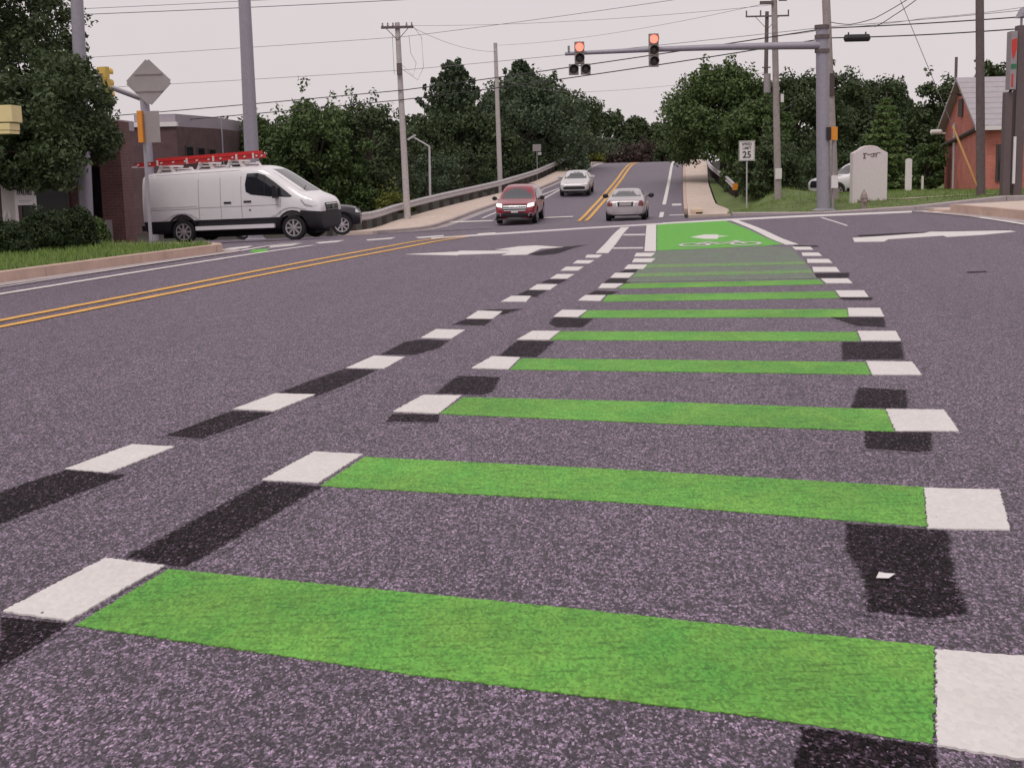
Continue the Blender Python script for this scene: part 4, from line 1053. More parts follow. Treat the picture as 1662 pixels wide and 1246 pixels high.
MB().add([(sx_(1632.2), -.313, sz_(66)), (sx_(1640.8), -.313, sz_(63)), (sx_(1640.8), -.313, sz_(82)), (sx_(1636.5), -.313, sz_(97)), (sx_(1634.5), -.313, sz_(97)), (sx_(1632.2), -.313, sz_(82))], [(0, 1, 2, 3, 4, 5)]).build('red_mark', SIGNRED, pnl)
MB().box((sx_(1636.5), -.314, (sz_(105) + sz_(113)) / 2), (8.5 / F * 45.6, .006, sz_(105) - sz_(113))).build('green_mark', SIGNGRN, pnl)
MB().box((sx_(1635), -.314, (sz_(121) + sz_(142)) / 2), (3 / F * 45.6, .006, sz_(121) - sz_(142))).build('red_mark', SIGNRED, pnl)
MB().add([(sx_(1650), -.1, sz_(28)), (sx_(1676), -.1, sz_(28)), (sx_(1676), -.1, sz_(8)), (sx_(1658), -.1, sz_(12)), (sx_(1650), .5, sz_(28)), (sx_(1676), .5, sz_(28)), (sx_(1676), .5, sz_(8)), (sx_(1658), .5, sz_(12))],
         [(0, 1, 2, 3), (7, 6, 5, 4), (0, 4, 5, 1), (3, 2, 6, 7), (0, 3, 7, 4), (1, 5, 6, 2)]).build('lamp_hood', STEEL, tsn)
MB().tube([(sx_(1654), .1, sz_(42)), (sx_(1654), .1, sz_(26))], .04, 6).build('hood_stem', STEEL, tsn)
MB().box((sx_(1644.5), -.2, (sz_(222) + sz_(298)) / 2), (4 / F * 45.6, .06, sz_(222) - sz_(298))).build('white_banner', SIGW, tsn)
# guy wire with guard
ga, gb_ = atY(1546, 205, 47), atY(1586, 302, 47)
gw = thing('guy_wire', 'orange plastic guard on a guy wire before the red building', 'guy wire', (gb_.x, 47, gb_.z - .3))
v1 = gb_ - gw.location; v0 = ga - gw.location
MB().tube([v1 + (v1 - v0) * .12, v0], .035, 6).build('guard', YELLOWG, gw)
tp_ = atY(1522, 147, 47) - gw.location
MB().tube([v0, tp_ + (tp_ - v0) * 3.6], .012, 5).build('wire', CABLE_G, gw)
# small posts and signs on the lawn behind the stone slab
for (px, pb, pt, wpx, Y, lab) in ((1474, 305, 259, 10, 58, 'white marker post on the lawn right of the stone sign'), (1497, 303, 287, 3, 60, 'short pinkish stake standing before the red building')):
    p = atY(px, pb, Y); z0 = bank(p.x, Y)
    r = thing('marker_post', lab, 'post', (p.x, Y, z0 - .1)); h = atY(px, pt, Y).z - z0 + .1
    MB().box((0, 0, h / 2), (wpx / F * Y, .08, h)).build('stake', SIGW, r)
    MB().prism([(-wpx / F * Y / 2, h), (wpx / F * Y / 2, h), (0, h + .05)], 'y', -.04, .04).build('cap', SIGW, r)

# ------------------------------------------------------------------ guardrails
WP = [(0, .36), (.0, .33), (.085, .30), (.09, .26), (.02, .21), (.02, .15), (.09, .10), (.085, .06), (0, .03), (0, 0)]
def guardrail(label, pts, z_of, top=.78, spacing=1.9, face=1, endm=None):
    root = thing('guardrail', label, 'guardrail', (pts[0][0], pts[0][1], z_of(*pts[0])))
    o0 = root.location.copy(); P = [Vector((x, y, z_of(x, y))) - o0 for x, y in pts]
    vs = []; n = len(WP)
    for i, p in enumerate(P):
        d = (P[min(i+1, len(P)-1)] - P[max(i-1, 0)]); d.z = 0; d.normalize(); nr = Vector((d.y, -d.x, 0)) * face
        for (u, w_) in WP: vs.append(p + nr * u + Vector((0, 0, top - .36 + w_)))
        for (u, w_) in WP[::-1]: vs.append(p + nr * (u - .012) + Vector((0, 0, top - .36 + w_)))
    k = 2 * n
    fs = [(i*k + j, i*k + (j+1) % k, (i+1)*k + (j+1) % k, (i+1)*k + j) for i in range(len(P)-1) for j in range(k)]
    MB().add(vs, fs).build('rail', RAILM, root)
    acc = 0; prev = P[0]; pm = None
    L_ = [0]
    for a, b in zip(P, P[1:]): L_.append(L_[-1] + (b - a).length)
    sd = .4
    while sd < L_[-1]:
        i = max(j for j in range(len(L_)) if L_[j] <= sd); i = min(i, len(P) - 2)
        t = (sd - L_[i]) / max(1e-6, L_[i+1] - L_[i]); q = P[i].lerp(P[i+1], t); d = (P[i+1] - P[i]); nr = Vector((d.y, -d.x, 0)).normalized() * face
        if pm is None: pm = MB().box((0, 0, (top - .1) / 2 - .15), (.16, .2, top + .2)).mesh('post'); pm.materials.append(POSTM)
        o = bpy.data.objects.new('post', pm); col.objects.link(o); o.parent = root; o.location = q - nr * .115; o.rotation_euler = (0, 0, math.atan2(d.y, d.x))
        sd += spacing
    if endm:
        q = P[0]; MB().box((q.x, q.y - .1, top - .16), (.26, .12, .34)).build('end_marker', endm, root)
    return root
gl_pts = [(fx(s, interp(RAIL_L, s) - .12), s) for s in [52 + 2.0 * i for i in range(45)]]
gl_pts = [(-9.5, 50.2)] + gl_pts
guardrail('long galvanised guardrail climbing the hill beside the left pavement', gl_pts, lambda x, y: T(x, y) + .12)
gr_pts = [(fx(s, 7.3 - .7 * sm(70, 105, s)), s) for s in [70 + 2.0 * i for i in range(22)]]
guardrail('short guardrail with an orange end beside the right pavement', gr_pts, lambda x, y: -.50 + (y - 70) * .031, top=.70, face=-1, endm=ORANGE)

# ------------------------------------------------------------------ vehicles  (local: +x forward, +y left, z up, origin on the ground)
def loft_body(stations, wheels, wr, lev=2, well_w=.34):
    """a closed smooth body lofted through cross-sections, wheel housings cut out"""
    bm = bmesh.new(); rings = []
    for (x, zb, wl, zm, wm_, zbelt, wbelt, ztop, wtop) in stations:
        half = [(0, zb), (wl * .82, zb), (wl, zb + .10), (wm_, zm), (wbelt, zbelt), (wtop + (wbelt - wtop) * .10, ztop - max(.03, (ztop - zbelt) * .10)), (wtop * .82, ztop), (0, ztop + .015)]
        ring = [(y, z) for y, z in half] + [(-y, z) for y, z in half[-2:0:-1]]
        rings.append([bm.verts.new((x, y, z)) for y, z in ring])
    n = len(rings[0])
    for a, b in zip(rings, rings[1:]):
        for k in range(n): bm.faces.new((a[k], a[(k+1) % n], b[(k+1) % n], b[k]))
    bm.faces.new(rings[0][::-1]); bm.faces.new(rings[-1])
    bmesh.ops.recalc_face_normals(bm, faces=bm.faces)
    me = bpy.data.meshes.new('body'); bm.to_mesh(me); bm.free()
    o = bpy.data.objects.new('body_tmp', me); col.objects.link(o)
    sd = o.modifiers.new('s', 'SUBSURF'); sd.levels = lev; sd.render_levels = lev
    cut = MB()
    for (wx, wy) in wheels:
        sgn = 1 if wy > 0 else -1
        cut.lathe([(wr * 1.17, min(sgn * (abs(wy) - well_w * .75), sgn * (abs(wy) + .6))), (wr * 1.17, max(sgn * (abs(wy) - well_w * .75), sgn * (abs(wy) + .6)))], 28, 'y', (wx, 0, wr + .02))
    co = cut.build('cut_tmp', None)
    bo = o.modifiers.new('b', 'BOOLEAN'); bo.operation = 'DIFFERENCE'; bo.object = co; bo.solver = 'EXACT'
    bpy.context.view_layer.update()
    dg = bpy.context.evaluated_depsgraph_get()
    res = bpy.data.meshes.new_from_object(o.evaluated_get(dg))
    bpy.data.objects.remove(o); bpy.data.objects.remove(co)
    res.materials.clear()
    res.name = 'body'
    return res
class Car:
    def __init__(s, root, body_me, paint_m):
        s.root = root; s.body = link('body', body_me, paint_m, root, True)
        try: body_me.set_sharp_from_angle(angle=R(32))
        except Exception: pass
        bm = bmesh.new(); bm.from_mesh(body_me); s.bvh = BVHTree.FromBMesh(bm); bm.free()
    def patch(s, name, poly, view, m, off=.007, parent=None, cuts=3, label=None):
        """a panel on the body: outline seen from 'view', pressed onto the surface"""
        bm = bmesh.new(); bm.faces.new([bm.verts.new((p[0], p[1], 0)) for p in poly])
        bmesh.ops.triangulate(bm, faces=bm.faces[:])
        bmesh.ops.subdivide_edges(bm, edges=bm.edges[:], cuts=cuts, use_grid_fill=True)
        for v in bm.verts:
            a, b = v.co.x, v.co.y
            if view in ('+y', '-y'):
                sg = 1 if view == '+y' else -1; o, d = Vector((a, 4 * sg, b)), Vector((0, -sg, 0))
            elif view in ('+x', '-x'):
                sg = 1 if view == '+x' else -1; o, d = Vector((6 * sg, a, b)), Vector((-sg, 0, 0))
            else: o, d = Vector((a, b, 6)), Vector((0, 0, -1))
            hit = s.bvh.ray_cast(o, d)
            v.co = (hit[0] - d * off) if hit[0] is not None else (o + d * 3.2)
            if hit[0] is None and view in ('+y', '-y'): v.co = Vector((a, .9 * sg, b))
        me = bpy.data.meshes.new(name)
        bmesh.ops.recalc_face_normals(bm, faces=bm.faces); bm.to_mesh(me); bm.free()
        return link(name, me, m, parent or s.root, True)
    def both(s, name, poly, m, **k):
        return [s.patch(name, poly, v, m, **k) for v in ('+y', '-y')]
_wheel_cache = {}
def wheel_set(root, spots, r, w=.23, style='spoke', rim_m=RIM, n_sp=8):
    for (x, y) in spots:
        sg = 1 if y > 0 else -1
        key = (round(r, 3), style, sg, rim_m.name)
        if key not in _wheel_cache:
            t = MB().lathe([(r*.66, -w/2 + .02), (r*.72, -w/2), (r*.93, -w/2), (r, -w/2 + .035), (r, w/2 - .035), (r*.93, w/2), (r*.72, w/2), (r*.66, w/2 - .02)], 28, 'y').mesh('wheel'); t.materials.append(RUBBER)
            m = MB(); f = sg * (w/2 - .03)
            m.lathe([(r*.67, f - sg*.03), (r*.69, f + sg*.02), (r*.61, f + sg*.015), (r*.60, f - sg*.03)], 28, 'y')
            for k in range(n_sp):
                a = 2*math.pi*k/n_sp
                p0 = Vector((math.cos(a)*r*.1, f, math.sin(a)*r*.1)); p1 = Vector((math.cos(a)*r*.64, f, math.sin(a)*r*.64))
                mid = (p0 + p1) / 2; m.box(tuple(mid), ((p1-p0).length, .03, r*.15), ry=-a)
            m.lathe([(r*.2, f - sg*.02), (r*.19, f + sg*.03), (r*.05, f + sg*.035)], 16, 'y')
            rm = m.mesh('rim'); rm.materials.append(rim_m)
            dk = MB().lathe([(r*.66, f - sg*.055), (r*.66, f - sg*.04)], 24, 'y').mesh('brake_disc'); dk.materials.append(WELL)
            _wheel_cache[key] = (t, rm, dk)
        t, rm, dk = _wheel_cache[key]
        wo = bpy.data.objects.new('wheel', t); col.objects.link(wo); wo.parent = root; wo.location = (x, y, r)
        for nm, q in (('rim', rm), ('brake_disc', dk)):
            ro = bpy.data.objects.new(nm, q); col.objects.link(ro); ro.parent = wo
def car_stations(L, W, prof_top, hood_belt, zb=.22, belt=.95, taper=.12, tumble=.72):
    """prof_top: (x, ztop, kind) with kind 'r' roof/glass or 'h' hood/deck"""
    out = []; hw = W / 2
    for (x, zt, kind) in prof_top:
        e = max(0, (abs(x) - (L/2 - .45)) / .45); k = 1 - taper * e * e
        if abs(x) > L/2 - .02: k -= .06
        bz = min(belt, zt - .05)
        if kind == 'h': out.append((x, zb + .06 * e, hw * .94 * k, (zb + bz) / 2 + .04, hw * k, bz, hw * .965 * k, zt, hw * .88 * k))
        else:
            f = (zt - belt) / max(.01, hood_belt - belt); f = min(1, max(0, f))
            out.append((x, zb, hw * .94 * k, (zb + bz) / 2 + .04, hw * k, bz, hw * .965 * k, zt, hw * (.90 - (.90 - tumble) * f) * k))
    return out
def mirrors(root, x, y, z, m, s=1.0):
    for sg in (-1, 1):
        o = MB().box((x, sg * (y + .05), z), (.1 * s, .2 * s, .03)).build('mirror', BLACKM, root)
        MB().lathe([(.05, -.09), (.12, -.05), (.125, .03), (.1, .07)], 8, 'x', (0, 0, 0)).build('mirror_shell', m, o).matrix_local = Matrix.Translation((x - .01, sg * (y + .17 * s), z + .05)) @ Matrix.Diagonal((.7 * s, s, .8 * s, 1))

# --- white van
VX_F, VX_R, VPIT = 1.78, -1.52, R(1.2)
pf, pr = atY(479, 388, 38.3), atY(295, 384, 38.95)
vdir = Vector((pf.x - pr.x, pf.y - pr.y, 0)); yaw = math.atan2(vdir.y, vdir.x)
vz = atY(479, 389.5, 38.3).z
van = thing('white_van', 'white cargo van with black lower panels carrying a red ladder', 'van', (0, 0, 0), yaw)
fwd = Vector((math.cos(yaw), math.sin(yaw), 0)); lft = Vector((-math.sin(yaw), math.cos(yaw), 0))
ctr = Vector((pf.x, pf.y, 0)) - fwd * VX_F + lft * .92      # near side is the van's right
van.location = (ctr.x, ctr.y, vz - math.sin(VPIT) * VX_F)
van.rotation_euler = (0, -VPIT, yaw)
def vst(x, zt, wt, zbelt=1.25, w=1.02, zb=.26, wl=.99): return (x, zb, wl, .78, w, zbelt, w * .985, zt, wt)
vstations = [vst(-2.74, 1.90, .80, 1.2, .93, .36, .90), vst(-2.71, 1.98, .86, 1.25, .985, .30, .95), vst(-2.55, 2.04, .875), vst(-1.2, 2.09, .88), vst(.2, 2.12, .88), vst(.72, 2.12, .875), vst(.98, 2.08, .865, 1.25),
    vst(1.30, 1.90, .84, 1.22), vst(1.72, 1.60, .82, 1.18), vst(2.05, 1.37, .84, 1.12, 1.01), vst(2.16, 1.30, .86, 1.10, 1.01), vst(2.36, 1.23, .86, 1.06, 1.0, .26, .98), vst(2.50, 1.16, .83, 1.02, .98, .26, .97), vst(2.57, 1.06, .80, .96, .95, .28, .94), vst(2.62, .92, .74, .82, .88, .32, .86)]
vw = [(VX_F, .88), (VX_F, -.88), (VX_R, .88), (VX_R, -.88)]
vme = loft_body(vstations, vw, .345)
def split_low(me, test, planes, name, m, root):
    """cut the lower shell off a body so that it is a part of its own"""
    bm = bmesh.new(); bm.from_mesh(me)
    for co, no in planes: bmesh.ops.bisect_plane(bm, geom=bm.verts[:] + bm.edges[:] + bm.faces[:], plane_co=co, plane_no=no)
    low = [f for f in bm.faces if test(f.calc_center_median())]
    b2 = bm.copy(); b2.faces.ensure_lookup_table(); bm.faces.index_update()
    idx = {f.index for f in low}
    bmesh.ops.delete(b2, geom=[f for f in b2.faces if f.index not in idx], context='FACES')
    bmesh.ops.delete(bm, geom=low, context='FACES')
    bm.to_mesh(me); bm.free()
    m2 = bpy.data.meshes.new(name); b2.to_mesh(m2); b2.free()
    return link(name, m2, m, root, True)
full = vme.copy()
split_low(vme, lambda c: c.z < .66 or (c.x > 1.95 and c.z < .80 - .10 * max(0, c.x - 2.3)),
          [((0, 0, .66), (0, 0, 1)), ((2.3, 0, .80), (.10, 0, 1)), ((1.95, 0, 0), (1, 0, 0))], 'lower_cladding', BLACKM, van)
vb = Car(van, vme, VANW)
bm = bmesh.new(); bm.from_mesh(full); vb.bvh = BVHTree.FromBMesh(bm); bm.free()
wheel_set(van, vw, .345, .22)
vb.both('side_window', [(.44, 1.40), (.42, 1.60), (.48, 1.90), (.80, 1.905), (1.00, 1.84), (1.28, 1.64), (1.80, 1.22), (1.72, 1.20), (1.15, 1.24), (.60, 1.31)], GLASS)
for sg in ('+y', '-y'):
    vb.patch('quarter_pane', [(.98, 1.28), (1.00, 1.27), (1.00, 1.83), (.98, 1.84)], sg, BLACKM, .012)
    for (x0, z0, x1, z1) in ((-.98, .68, -.98, 1.93), (-.32, .68, -.32, 1.95), (.30, .68, .30, 1.97), (1.42, .70, 1.46, 1.18), (-2.5, .98, -.98, .98), (-.98, 1.0, 1.4, 1.0), (-2.5, 1.95, .25, 2.0)):
        w_ = .007
        q = [(x0 - w_, z0), (x0 + w_, z0), (x1 + w_, z1), (x1 - w_, z1)] if abs(x1-x0) < .3 else [(x0, z0 - w_), (x1, z1 - w_), (x1, z1 + w_), (x0, z0 + w_)]
        vb.patch('panel_seam', q, sg, ALU, .003, cuts=6)
    vb.patch('door_handle', [(.37, 1.10), (.60, 1.10), (.60, 1.15), (.37, 1.15)], sg, BLACKM, .022); vb.patch('door_handle', [(-.22, 1.09), (.0, 1.09), (.0, 1.14), (-.22, 1.14)], sg, BLACKM, .022)
    vb.patch('fuel_cap', [(.52, .86), (.57, .86), (.57, .91), (.52, .91)], sg, BLACKM, .006)
    vb.patch('headlight', [(2.06, 1.12), (2.18, .98), (2.38, .93), (2.54, .93), (2.55, 1.03), (2.42, 1.06), (2.28, 1.11), (2.16, 1.20)], sg, LAMPC, .008)
    vb.patch('headlight_trim', [(2.02, 1.12), (2.16, .955), (2.38, .905), (2.38, .93), (2.18, .98), (2.06, 1.12)], sg, ALU, .010)
    vb.patch('swage_panel', [(-2.5, 1.05), (-1.02, 1.05), (-1.02, 1.09), (-2.5, 1.09)], sg, VANW, .014)
    vb.patch('swage_panel', [(-2.08, .70), (-2.0, .82), (-1.8, .93), (-1.55, .97), (-1.3, .93), (-1.08, .82), (-.98, .70), (-1.05, .70), (-1.2, .80), (-1.4, .86), (-1.65, .86), (-1.85, .80), (-2.0, .70)], sg, VANW, .025, cuts=3)
    vb.patch('swage_panel', [(1.15, .70), (1.28, .84), (1.5, .96), (1.78, 1.0), (2.05, .96), (2.22, .86), (2.1, .86), (1.95, .90), (1.75, .92), (1.55, .88), (1.38, .78), (1.28, .70)], sg, VANW, .025, cuts=3)
    for wx in (VX_F, VX_R):
        for k in range(8):
            a0, a1 = R(22 + 17 * k), R(22 + 17 * (k + 1))
            vb.patch('arch_trim', [(wx + r * math.cos(a), .365 + r * math.sin(a)) for r, a in ((.41, a0), (.475, a0), (.475, a1), (.41, a1))], sg, BLACKM, .014, cuts=1)
    s_ = 1 if sg == '+y' else -1
    MB().box((.08, s_ * 1.05, .43), (2.35, .10, .11)).build('side_step', VANW, van)
    mr_ = MB().box((1.36, s_ * 1.12, 1.36), (.12, .18, .34)).build('mirror', BLACKM, van); MB().box((1.40, s_ * 1.0, 1.26), (.06, .16, .06)).build('mirror_arm', BLACKM, mr_)
vb.patch('windscreen', [(-.80, 1.35), (.80, 1.35), (.74, 2.0), (-.74, 2.0)], '+x', GLASS_L, .008, cuts=5)
MB().tube([(2.1, -.75, 1.40), (1.95, -.2, 1.50)], .012, 5).build('wiper', BLACKM, van)
vb.patch('grille', [(-.52, .76), (.52, .76), (.56, 1.0), (-.56, 1.0)], '+x', BLACKM, .014, cuts=4)
for z in (.79, .87, .95): vb.patch('grille_bar', [(-.52, z), (.52, z), (.52, z + .03), (-.52, z + .03)], '+x', CHROME, .03, cuts=4)
vb.patch('badge', [(.13 * math.cos(R(a)), .885 + .06 * math.sin(R(a))) for a in range(0, 360, 30)], '+x', CHROME, .05, cuts=2)
for y0 in (-.86, .72):
    vb.patch('tail_light', [(y0, .85), (y0 + .14, .85), (y0 + .14, 1.35), (y0, 1.35)], '-x', LAMPR, .01)
vb.patch('rear_window', [(-.7, 1.4), (-.06, 1.4), (-.06, 1.80), (-.66, 1.80)], '-x', GLASS, .008); vb.patch('rear_window', [(.06, 1.4), (.7, 1.4), (.66, 1.80), (.06, 1.80)], '-x', GLASS, .008)
MB().box((0, 0, .26), (4.6, 1.25, .2)).box((-.9, .35, .2), (1.4, .5, .16)).box((VX_R, 0, .32), (.14, 1.5, .14)).box((VX_F, 0, .3), (.14, 1.5, .14)).build('underbody', WELL, van)
MB().box((-2.78, 0, .48), (.12, 1.7, .16)).build('rear_bumper', BLACKM, van)
for xx in (-2.15, -.95, -.05):
    zr = 2.03 + .03 * (xx + 2.15)
    for yy in (-.66, .66):
        MB().add([(xx - .16, yy - .06, zr), (xx - .08, yy - .06, zr), (xx + .02, yy - .06, zr + .19), (xx - .06, yy - .06, zr + .19), (xx - .16, yy + .06, zr), (xx - .08, yy + .06, zr), (xx + .02, yy + .06, zr + .19), (xx - .06, yy + .06, zr + .19)],
                 [(0, 1, 2, 3), (7, 6, 5, 4), (0, 4, 5, 1), (3, 2, 6, 7), (0, 3, 7, 4), (1, 5, 6, 2)]).build('rack_foot', SIGW, van)
        MB().add([(xx + .30, yy - .06, zr), (xx + .40, yy - .06, zr), (xx + .30, yy - .06, zr + .15), (xx + .24, yy - .06, zr + .15), (xx + .30, yy + .06, zr), (xx + .40, yy + .06, zr), (xx + .30, yy + .06, zr + .15), (xx + .24, yy + .06, zr + .15)],
                 [(0, 1, 2, 3), (7, 6, 5, 4), (0, 4, 5, 1), (3, 2, 6, 7), (0, 3, 7, 4), (1, 5, 6, 2)]).build('rack_foot', SIGW, van)
    MB().box((xx - .02, 0, zr + .19), (.07, 1.5, .05)).build('rack_bar', SIGW, van)
    MB().box((xx + .12, 0, zr + .10), (.42, 1.35, .04)).build('rack_tray', SIGW, van)
# ladder lies on the rack
lad = thing('red_ladder', 'long red fibreglass ladder with white rungs lying on the van roof', 'ladder', van.matrix_basis @ Vector((0, 0, 0)) if False else (0, 0, 0))
lad.location = van.location + Matrix.Rotation(yaw, 3, 'Z') @ Matrix.Rotation(-VPIT, 3, 'Y') @ Vector((-1.05, -.5, 2.335))
lad.rotation_euler = (0, -VPIT - R(1.6), yaw)
for yy in (-.2, .2): MB().box((0, yy, 0), (3.8, .045, .11)).box((0, yy, .053), (3.8, .07, .015)).box((0, yy, -.053), (3.8, .07, .015)).build('side_rail', LADR, lad)
for yy in (-.15, .15): MB().box((.28, yy, .10), (3.1, .04, .09)).build('fly_rail', LADR, lad)
for k in range(11): MB().tube([(-1.8 + .36 * k, -.27, .0), (-1.8 + .36 * k, .27, .0)], .028, 6).build('rung', LADW, lad)
for k in (-1.2, -.3, .5, 1.2, 1.7): MB().box((k, -.25, .01), (.05, .03, .15)).build('rung_bracket', LADW, lad)
MB().box((-1.95, 0, -.05), (.25, .5, .05)).build('foot', LADW, lad)

# --- generic cars
def place(root, px, py, Y, head, dz=0.0, x=None):
    p = atY(px, py, Y); z = T(p.x, Y)
    fwd = Vector((math.cos(head), math.sin(head)))
    slope = (T(p.x + fwd.x, Y + fwd.y) - T(p.x - fwd.x, Y - fwd.y)) / 2
    root.location = (p.x, Y, z + dz); root.rotation_euler = (0, -math.atan(slope), head)
HILL = math.atan2(1, .1305)
# red SUV, coming
red = thing('red_suv', 'red SUV with bright headlights waiting at the crossing', 'car')
place(red, 846, 367, 62.5 + 2.3, HILL + math.pi, .02)
st = car_stations(4.78, 1.93, [(-2.39, .85, 'h'), (-2.32, 1.05, 'h'), (-2.1, 1.35, 'r'), (-1.7, 1.64, 'r'), (-.6, 1.74, 'r'), (.3, 1.70, 'r'), (.62, 1.60, 'r'), (1.0, 1.34, 'r'), (1.38, 1.10, 'h'), (1.9, 1.03, 'h'), (2.25, .94, 'h'), (2.36, .80, 'h'), (2.40, .62, 'h')], 1.7, .26, 1.02, .16, .70)
rw = [(1.45, .82), (1.45, -.82), (-1.42, .82), (-1.42, -.82)]
rb = Car(red, loft_body(st, rw, .37), REDP); wheel_set(red, rw, .37)
rb.patch('windscreen', [(-.70, 1.13), (.70, 1.13), (.60, 1.60), (-.60, 1.60)], '+x', GLASS_L, cuts=4)
rb.both('side_window', [(.95, 1.12), (.55, 1.50), (-1.5, 1.52), (-1.9, 1.15)], GLASS)
rb.patch('grille', [(-.50, .62), (.50, .62), (.58, .80), (.50, .93), (-.50, .93), (-.58, .80)], '+x', BLACKM, .012, cuts=4)
for z, w_ in ((.64, .50), (.74, .54), (.84, .54)): rb.patch('grille_bar', [(-w_, z), (w_, z), (w_, z + .035), (-w_, z + .035)], '+x', CHROME, .03, cuts=4)
for sg in (-1, 1):
    rb.patch('headlight', [(sg * .58, .80), (sg * .88, .84), (sg * .86, .98), (sg * .60, .95)], '+x', mat('headlamp_lit', (.9, .9, .9), .1, 0, emit=(1, .95, .9), estr=1.2), .02)
    rb.patch('fog_lamp', [(sg * .62, .40), (sg * .86, .40), (sg * .84, .56), (sg * .66, .54)], '+x', CHROME, .02); rb.patch('fog_recess', [(sg * .67, .42), (sg * .82, .42), (sg * .80, .52), (sg * .70, .51)], '+x', BLACKM, .032)
rb.patch('lower_bumper', [(-.85, .26), (.85, .26), (.82, .38), (.58, .40), (.50, .56), (-.50, .56), (-.58, .40), (-.82, .38)], '+x', BLACKM, .016, cuts=4)
rb.patch('number_plate', [(-.16, .56), (.16, .56), (.16, .62), (-.16, .62)], '+x', SIGW, .03)
mirrors(red, .85, .95, 1.08, BLACKM)
# silver saloon, going away
sil = thing('silver_saloon', 'silver saloon car seen from behind driving up the hill', 'car')
place(sil, 1019, 360, 60.2 + 2.4, HILL, .02)
st = car_stations(4.92, 1.86, [(-2.46, .74, 'h'), (-2.40, .92, 'h'), (-2.25, 1.0, 'h'), (-1.55, 1.05, 'h'), (-1.3, 1.16, 'r'), (-.75, 1.38, 'r'), (-.1, 1.43, 'r'), (.45, 1.38, 'r'), (.95, 1.14, 'r'), (1.25, .98, 'h'), (1.9, .90, 'h'), (2.3, .80, 'h'), (2.46, .62, 'h')], 1.40, .22, .92, .14, .66)
sw_ = [(1.5, .79), (1.5, -.79), (-1.42, .79), (-1.42, -.79)]
sb = Car(sil, loft_body(st, sw_, .325), SILV); wheel_set(sil, sw_, .325)
sb.patch('rear_window', [(-.66, 1.08), (.66, 1.08), (.54, 1.35), (-.54, 1.35)], '-x', GLASS_L, cuts=4)
sb.patch('windscreen', [(-.62, 1.02), (.62, 1.02), (.52, 1.34), (-.52, 1.34)], '+x', GLASS, cuts=4)
sb.both('side_window', [(.9, 1.0), (.45, 1.30), (-.75, 1.30), (-1.3, 1.03)], GLASS)
for sg in (-1, 1):
    sb.patch('tail_light', [(sg * .56, .70), (sg * .80, .68), (sg * .80, .84), (sg * .70, .93), (sg * .60, .90)], '-x', LAMPR, .012)
    sb.patch('headlight', [(sg * .55, .62), (sg * .8, .62), (sg * .8, .75), (sg * .55, .75)], '+x', LAMPC, .012)
sb.patch('rear_bumper', [(-.82, .32), (.82, .32), (.84, .62), (-.84, .62)], '-x', SILV, .03, cuts=4)
sb.patch('number_plate', [(-.26, .70), (.26, .70), (.26, .84), (-.26, .84)], '-x', ALU, .014); sb.patch('plate_recess', [(-.33, .67), (.33, .67), (.36, .87), (-.36, .87)], '-x', BLACKM, .007)
for sg in (-1, 1): sb.patch('plate_trim', [(sg * .34, .68), (sg * .40, .68), (sg * .42, .85), (sg * .36, .85)], '-x', CHROME, .016)
sb.patch('painted_underside_shadow', [(-.78, .23), (.78, .23), (.78, .31), (-.78, .31)], '-x', BLACKM, .03, cuts=4)  # black strip painted in for the shadow below the rear bumper
mirrors(sil, .78, .86, 1.02, BLACKM, 1.15)
# pale saloon, coming down the hill
pal = thing('pale_saloon', 'pale silver saloon car coming down the hill', 'car')
place(pal, 937, 317, 84, HILL + math.pi, .02)
st = car_stations(4.7, 1.82, [(-2.35, .78, 'h'), (-2.28, .98, 'h'), (-1.6, 1.08, 'h'), (-.8, 1.40, 'r'), (0, 1.45, 'r'), (.5, 1.38, 'r'), (1.0, 1.12, 'r'), (1.3, .97, 'h'), (1.9, .90, 'h'), (2.25, .80, 'h'), (2.35, .62, 'h')], 1.42, .22, .92, .16, .66)
pb_ = Car(pal, loft_body(st, sw_, .32), SILV2); wheel_set(pal, sw_, .325)
pb_.patch('windscreen', [(-.68, 1.0), (.68, 1.0), (.56, 1.36), (-.56, 1.36)], '+x', GLASS_L, cuts=4)
pb_.both('side_window', [(.9, 1.0), (.4, 1.32), (-.8, 1.32), (-1.4, 1.03)], GLASS)
pb_.patch('grille', [(-.62, .42), (.62, .42), (.66, .56), (.5, .60), (-.5, .60), (-.66, .56)], '+x', BLACKM, .02, cuts=4)
pb_.patch('lower_bumper', [(-.78, .24), (.78, .24), (.78, .34), (-.78, .34)], '+x', BLACKM, .02, cuts=4)
pb_.patch('rear_window', [(-.6, 1.1), (.6, 1.1), (.5, 1.35), (-.5, 1.35)], '-x', GLASS, cuts=4)
for sg in (-1, 1):
    pb_.patch('headlight', [(sg * .52, .68), (sg * .84, .68), (sg * .86, .82), (sg * .60, .78)], '+x', LAMPC, .02)
    pb_.patch('tail_light', [(sg * .55, .72), (sg * .8, .72), (sg * .8, .88), (sg * .58, .88)], '-x', LAMPR, .012)
mirrors(pal, .8, .86, 1.02, SILV2)
